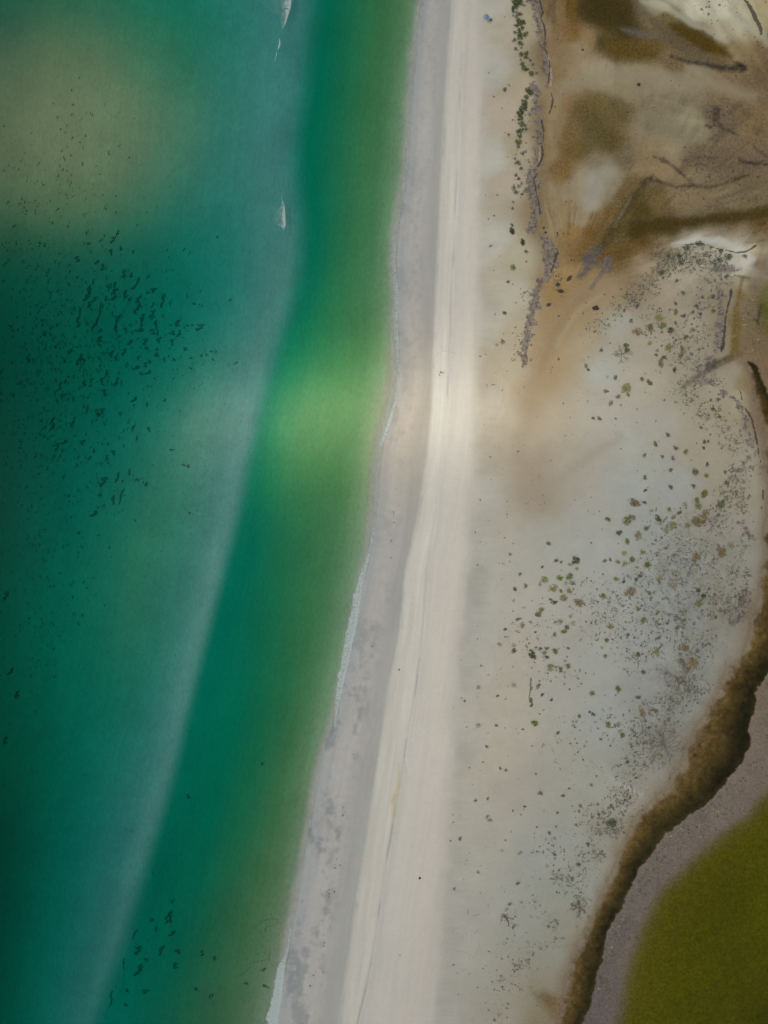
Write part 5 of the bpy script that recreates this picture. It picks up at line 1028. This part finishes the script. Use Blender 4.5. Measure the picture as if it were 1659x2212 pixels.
# ------------------------------------------------------------------ people and the parasol
def uv_blob(V, F, c, r, n=10, m=7):
    b = len(V)
    for j in range(m + 1):
        t = math.pi * j / m
        for i in range(n):
            a = 6.2832 * i / n; V.append((c[0] + r[0] * math.sin(t) * math.cos(a), c[1] + r[1] * math.sin(t) * math.sin(a), c[2] + r[2] * math.cos(t)))
    for j in range(m):
        for i in range(n): F.append((b + j * n + i, b + j * n + (i + 1) % n, b + (j + 1) * n + (i + 1) % n, b + (j + 1) * n + i))
def person(px, py, rz, label, shirt_c, pants_c, hair_c, arms='rod', sitting=False):
    root = bpy.data.objects.new('person', None); COL.objects.link(root); root.location = at(px, py); root.rotation_euler = (0, 0, rz); tag(root, label, 'person')
    J = {}; Ed = []; Rd = {}
    def j(n, p, r, par=None): J[n] = p; Rd[n] = r; (Ed.append((par, n)) if par else None)
    hz = .95 if not sitting else .30
    j('pelvis', (0, 0, hz), .145); j('waist', (.01, 0, hz + .16), .125, 'pelvis'); j('chest', (.015, 0, hz + .36), .15, 'waist'); j('neck', (.02, 0, hz + .53), .06, 'chest'); j('chin', (.03, 0, hz + .60), .075, 'neck'); j('head', (.035, 0, hz + .70), .10, 'chin'); j('crown', (.02, 0, hz + .78), .075, 'head'); j('nose', (.135, 0, hz + .665), .018, 'head')
    for s, sd in ((1, 'l'), (-1, 'r')):
        j('ear' + sd, (.02, s * .095, hz + .68), .018, 'head')
        if not sitting:
            j('hip' + sd, (0, s * .10, hz - .07), .10, 'pelvis'); j('knee' + sd, (.04, s * .13, .50), .062, 'hip' + sd); j('ankle' + sd, (-.01, s * .14, .09), .042, 'knee' + sd); j('toe' + sd, (.16, s * .16, .04), .036, 'ankle' + sd)
        else:
            j('hip' + sd, (.08, s * .11, hz - .1), .10, 'pelvis'); j('knee' + sd, (.42, s * .15, .38), .062, 'hip' + sd); j('ankle' + sd, (.62, s * .15, .08), .042, 'knee' + sd); j('toe' + sd, (.78, s * .16, .05), .036, 'ankle' + sd)
        j('sh' + sd, (.01, s * .19, hz + .46), .062, 'chest')
        if arms == 'rod': el = (.12, s * .25, hz + .22); wr = (.36, s * .07, hz + .26)
        else: el = (.05, s * .27, hz + .20); wr = (.20, s * .22, hz + .02)
        j('el' + sd, el, .045, 'sh' + sd); j('wr' + sd, wr, .030, 'el' + sd)
        d = Vector(wr) - Vector(el); d.normalize(); side = Vector((0, -s, 0)); up = d.cross(side).normalized()
        pm = Vector(wr) + d * .06; j('palm' + sd, tuple(pm), .034, 'wr' + sd)
        for k, (o_, L) in enumerate(((-.03, .06), (-.01, .075), (.01, .07), (.028, .055))):
            b0 = pm + side * o_ + d * .03; j('f%d' % k + sd, tuple(b0), .009, 'palm' + sd); m1 = b0 + d * L * .5 - up * .01; j('g%d' % k + sd, tuple(m1), .009, 'f%d' % k + sd); j('h%d' % k + sd, tuple(m1 + d * L * .25 - up * L * .45), .008, 'g%d' % k + sd)
        t0 = pm + side * -.035 - d * .01; j('t0' + sd, tuple(t0 + side * -.01), .010, 'palm' + sd); j('t1' + sd, tuple(t0 + side * -.02 + d * .035 - up * .02), .009, 't0' + sd)
    names = list(J); me = bpy.data.meshes.new('body'); me.from_pydata([J[n] for n in names], [(names.index(a), names.index(b)) for a, b in Ed], []); me.update()
    o = bpy.data.objects.new('body', me); COL.objects.link(o); o.parent = root
    md = o.modifiers.new('skin', 'SKIN'); me_sk = me.skin_vertices[0].data if me.skin_vertices else None
    if me_sk is None:
        bpy.context.view_layer.objects.active = o; bpy.context.view_layer.update(); me_sk = me.skin_vertices[0].data if me.skin_vertices else None
    if me_sk:
        for i, n in enumerate(names): me_sk[i].radius = (Rd[n], Rd[n]); me_sk[i].use_root = (n == 'pelvis')
    o.modifiers.new('sub', 'SUBSURF').levels = 1; me.materials.append(plain('skin', (.35, .20, .13), .6, .1))
    def part(nm, fn, mat):
        V, F = [], []; fn(V, F); q = link_mesh(nm, mesh_np(nm, V, F, mat, True), root); return q
    part('shirt', lambda V, F: (tube(V, F, [(0, 0, hz + .05), (.01, 0, hz + .2), (.015, 0, hz + .38), (.015, 0, hz + .5)], .175, .13, 14), [tube(V, F, [(.01, s * .12, hz + .47), (.01, s * .21, hz + .44), tuple(Vector(J['sh' + sd]).lerp(Vector(J['el' + sd]), .6))], .085, .062, 10) for s, sd in ((1, 'l'), (-1, 'r'))]), shirt_c)
    part('trousers', lambda V, F: [tube(V, F, [(0, s * .04, hz + .08), tuple(Vector(J['hip' + sd])), tuple(Vector(J['knee' + sd])), tuple(Vector(J['knee' + sd]).lerp(Vector(J['ankle' + sd]), .8))], .135, .07, 12) for s, sd in ((1, 'l'), (-1, 'r'))], pants_c)
    part('hair', lambda V, F: uv_blob(V, F, (-.005, 0, hz + .735), (.108, .098, .095)), hair_c)
    return root
P_DK = plain('dark_cloth', (.03, .028, .035), .9); P_MV = plain('mauve_cloth', (.09, .05, .10), .9); P_GY = plain('grey_cloth', (.07, .07, .08), .9); P_HR = plain('hair_brown', (.03, .02, .015), .8)
person(951.0, 806.0, math.pi, 'person in dark clothes standing on the sunlit sand holding a fishing rod', P_DK, P_GY, P_HR)
person(1060.4, 48.2, math.pi * .9, 'person in a dark purple top sitting right of the blue parasol', P_MV, P_DK, P_HR, 'rest', True)
# rod
r_ = bpy.data.objects.new('fishing_rod', None); COL.objects.link(r_); r_.location = at(948.9, 806.0, 0); tag(r_, 'long thin dark fishing rod held out towards the sea', 'fishing rod')
V, F = [], []; tube(V, F, [(0.3, .0, 1.0), (-.2, 0, 1.35), (-1.2, 0, 2.1), (-2.4, 0, 2.9)], .022, .006, 6); link_mesh('blank', mesh_np('blank', V, F, P_DK, True), r_)
V, F = [], []; tube(V, F, [(.42, 0, .92), (.1, 0, 1.13)], .03, .026, 8); link_mesh('handle', mesh_np('handle', V, F, P_GY, True), r_)
V, F = [], []; uv_blob(V, F, (.12, 0, 1.08), (.05, .04, .05)); link_mesh('reel', mesh_np('reel', V, F, P_GY, True), r_)
# bucket
b_ = bpy.data.objects.new('bucket', None); COL.objects.link(b_); b_.location = at(948.2, 811.0); tag(b_, 'small brown bucket on the sand beside the standing angler', 'bucket')
V, F = [], []; tube(V, F, [(0, 0, 0), (0, 0.0001, .3)], .13, .17, 14); uv_blob(V, F, (0, 0, .03), (.13, .13, .03)); link_mesh('pail', mesh_np('pail', V, F, plain('brown_plastic', (.10, .05, .04), .5)), b_)
V, F = [], []; tube(V, F, [(-.17, 0, .3), (-.12, 0, .43), (0, 0, .48), (.12, 0, .43), (.17, 0, .3)], .008, .008, 5); link_mesh('handle', mesh_np('handle', V, F, P_DK), b_)
# parasol
p_ = bpy.data.objects.new('parasol', None); COL.objects.link(p_); p_.location = at(1047.8, 46.8); tag(p_, 'blue parasol open on the pale upper beach at the top edge', 'parasol')
V, F = [], []; n = 8; R = 1.15
for i in range(n):
    a0 = 6.2832 * i / n; a1 = 6.2832 * (i + 1) / n; am = (a0 + a1) / 2; b = len(V)
    V += [(0, 0, 2.3), (R * .55 * math.cos(a0), R * .55 * math.sin(a0), 2.12), (R * .52 * math.cos(am), R * .52 * math.sin(am), 2.09), (R * .55 * math.cos(a1), R * .55 * math.sin(a1), 2.12), (R * math.cos(a0), R * math.sin(a0), 1.82), (R * .9 * math.cos(am), R * .9 * math.sin(am), 1.80), (R * math.cos(a1), R * math.sin(a1), 1.82)]
    F += [(b, b + 1, b + 2, b + 3), (b + 1, b + 4, b + 5, b + 2), (b + 2, b + 5, b + 6, b + 3)]
link_mesh('canopy', mesh_np('canopy', V, F, plain('blue_canvas', (.15, .22, .34), .8, .12)), p_)
V, F = [], []; tube(V, F, [(0, 0, 0), (0, .001, 2.36)], .025, .02, 8); link_mesh('pole', mesh_np('pole', V, F, P_GY, True), p_)
for i in range(8):
    a = 6.2832 * i / 8; V, F = [], []; tube(V, F, [(0, 0, 2.26), (R * .55 * math.cos(a), R * .55 * math.sin(a), 2.09), (R * .98 * math.cos(a), R * .98 * math.sin(a), 1.80)], .01, .008, 4); link_mesh('rib', mesh_np('rib', V, F, P_GY, True), p_)
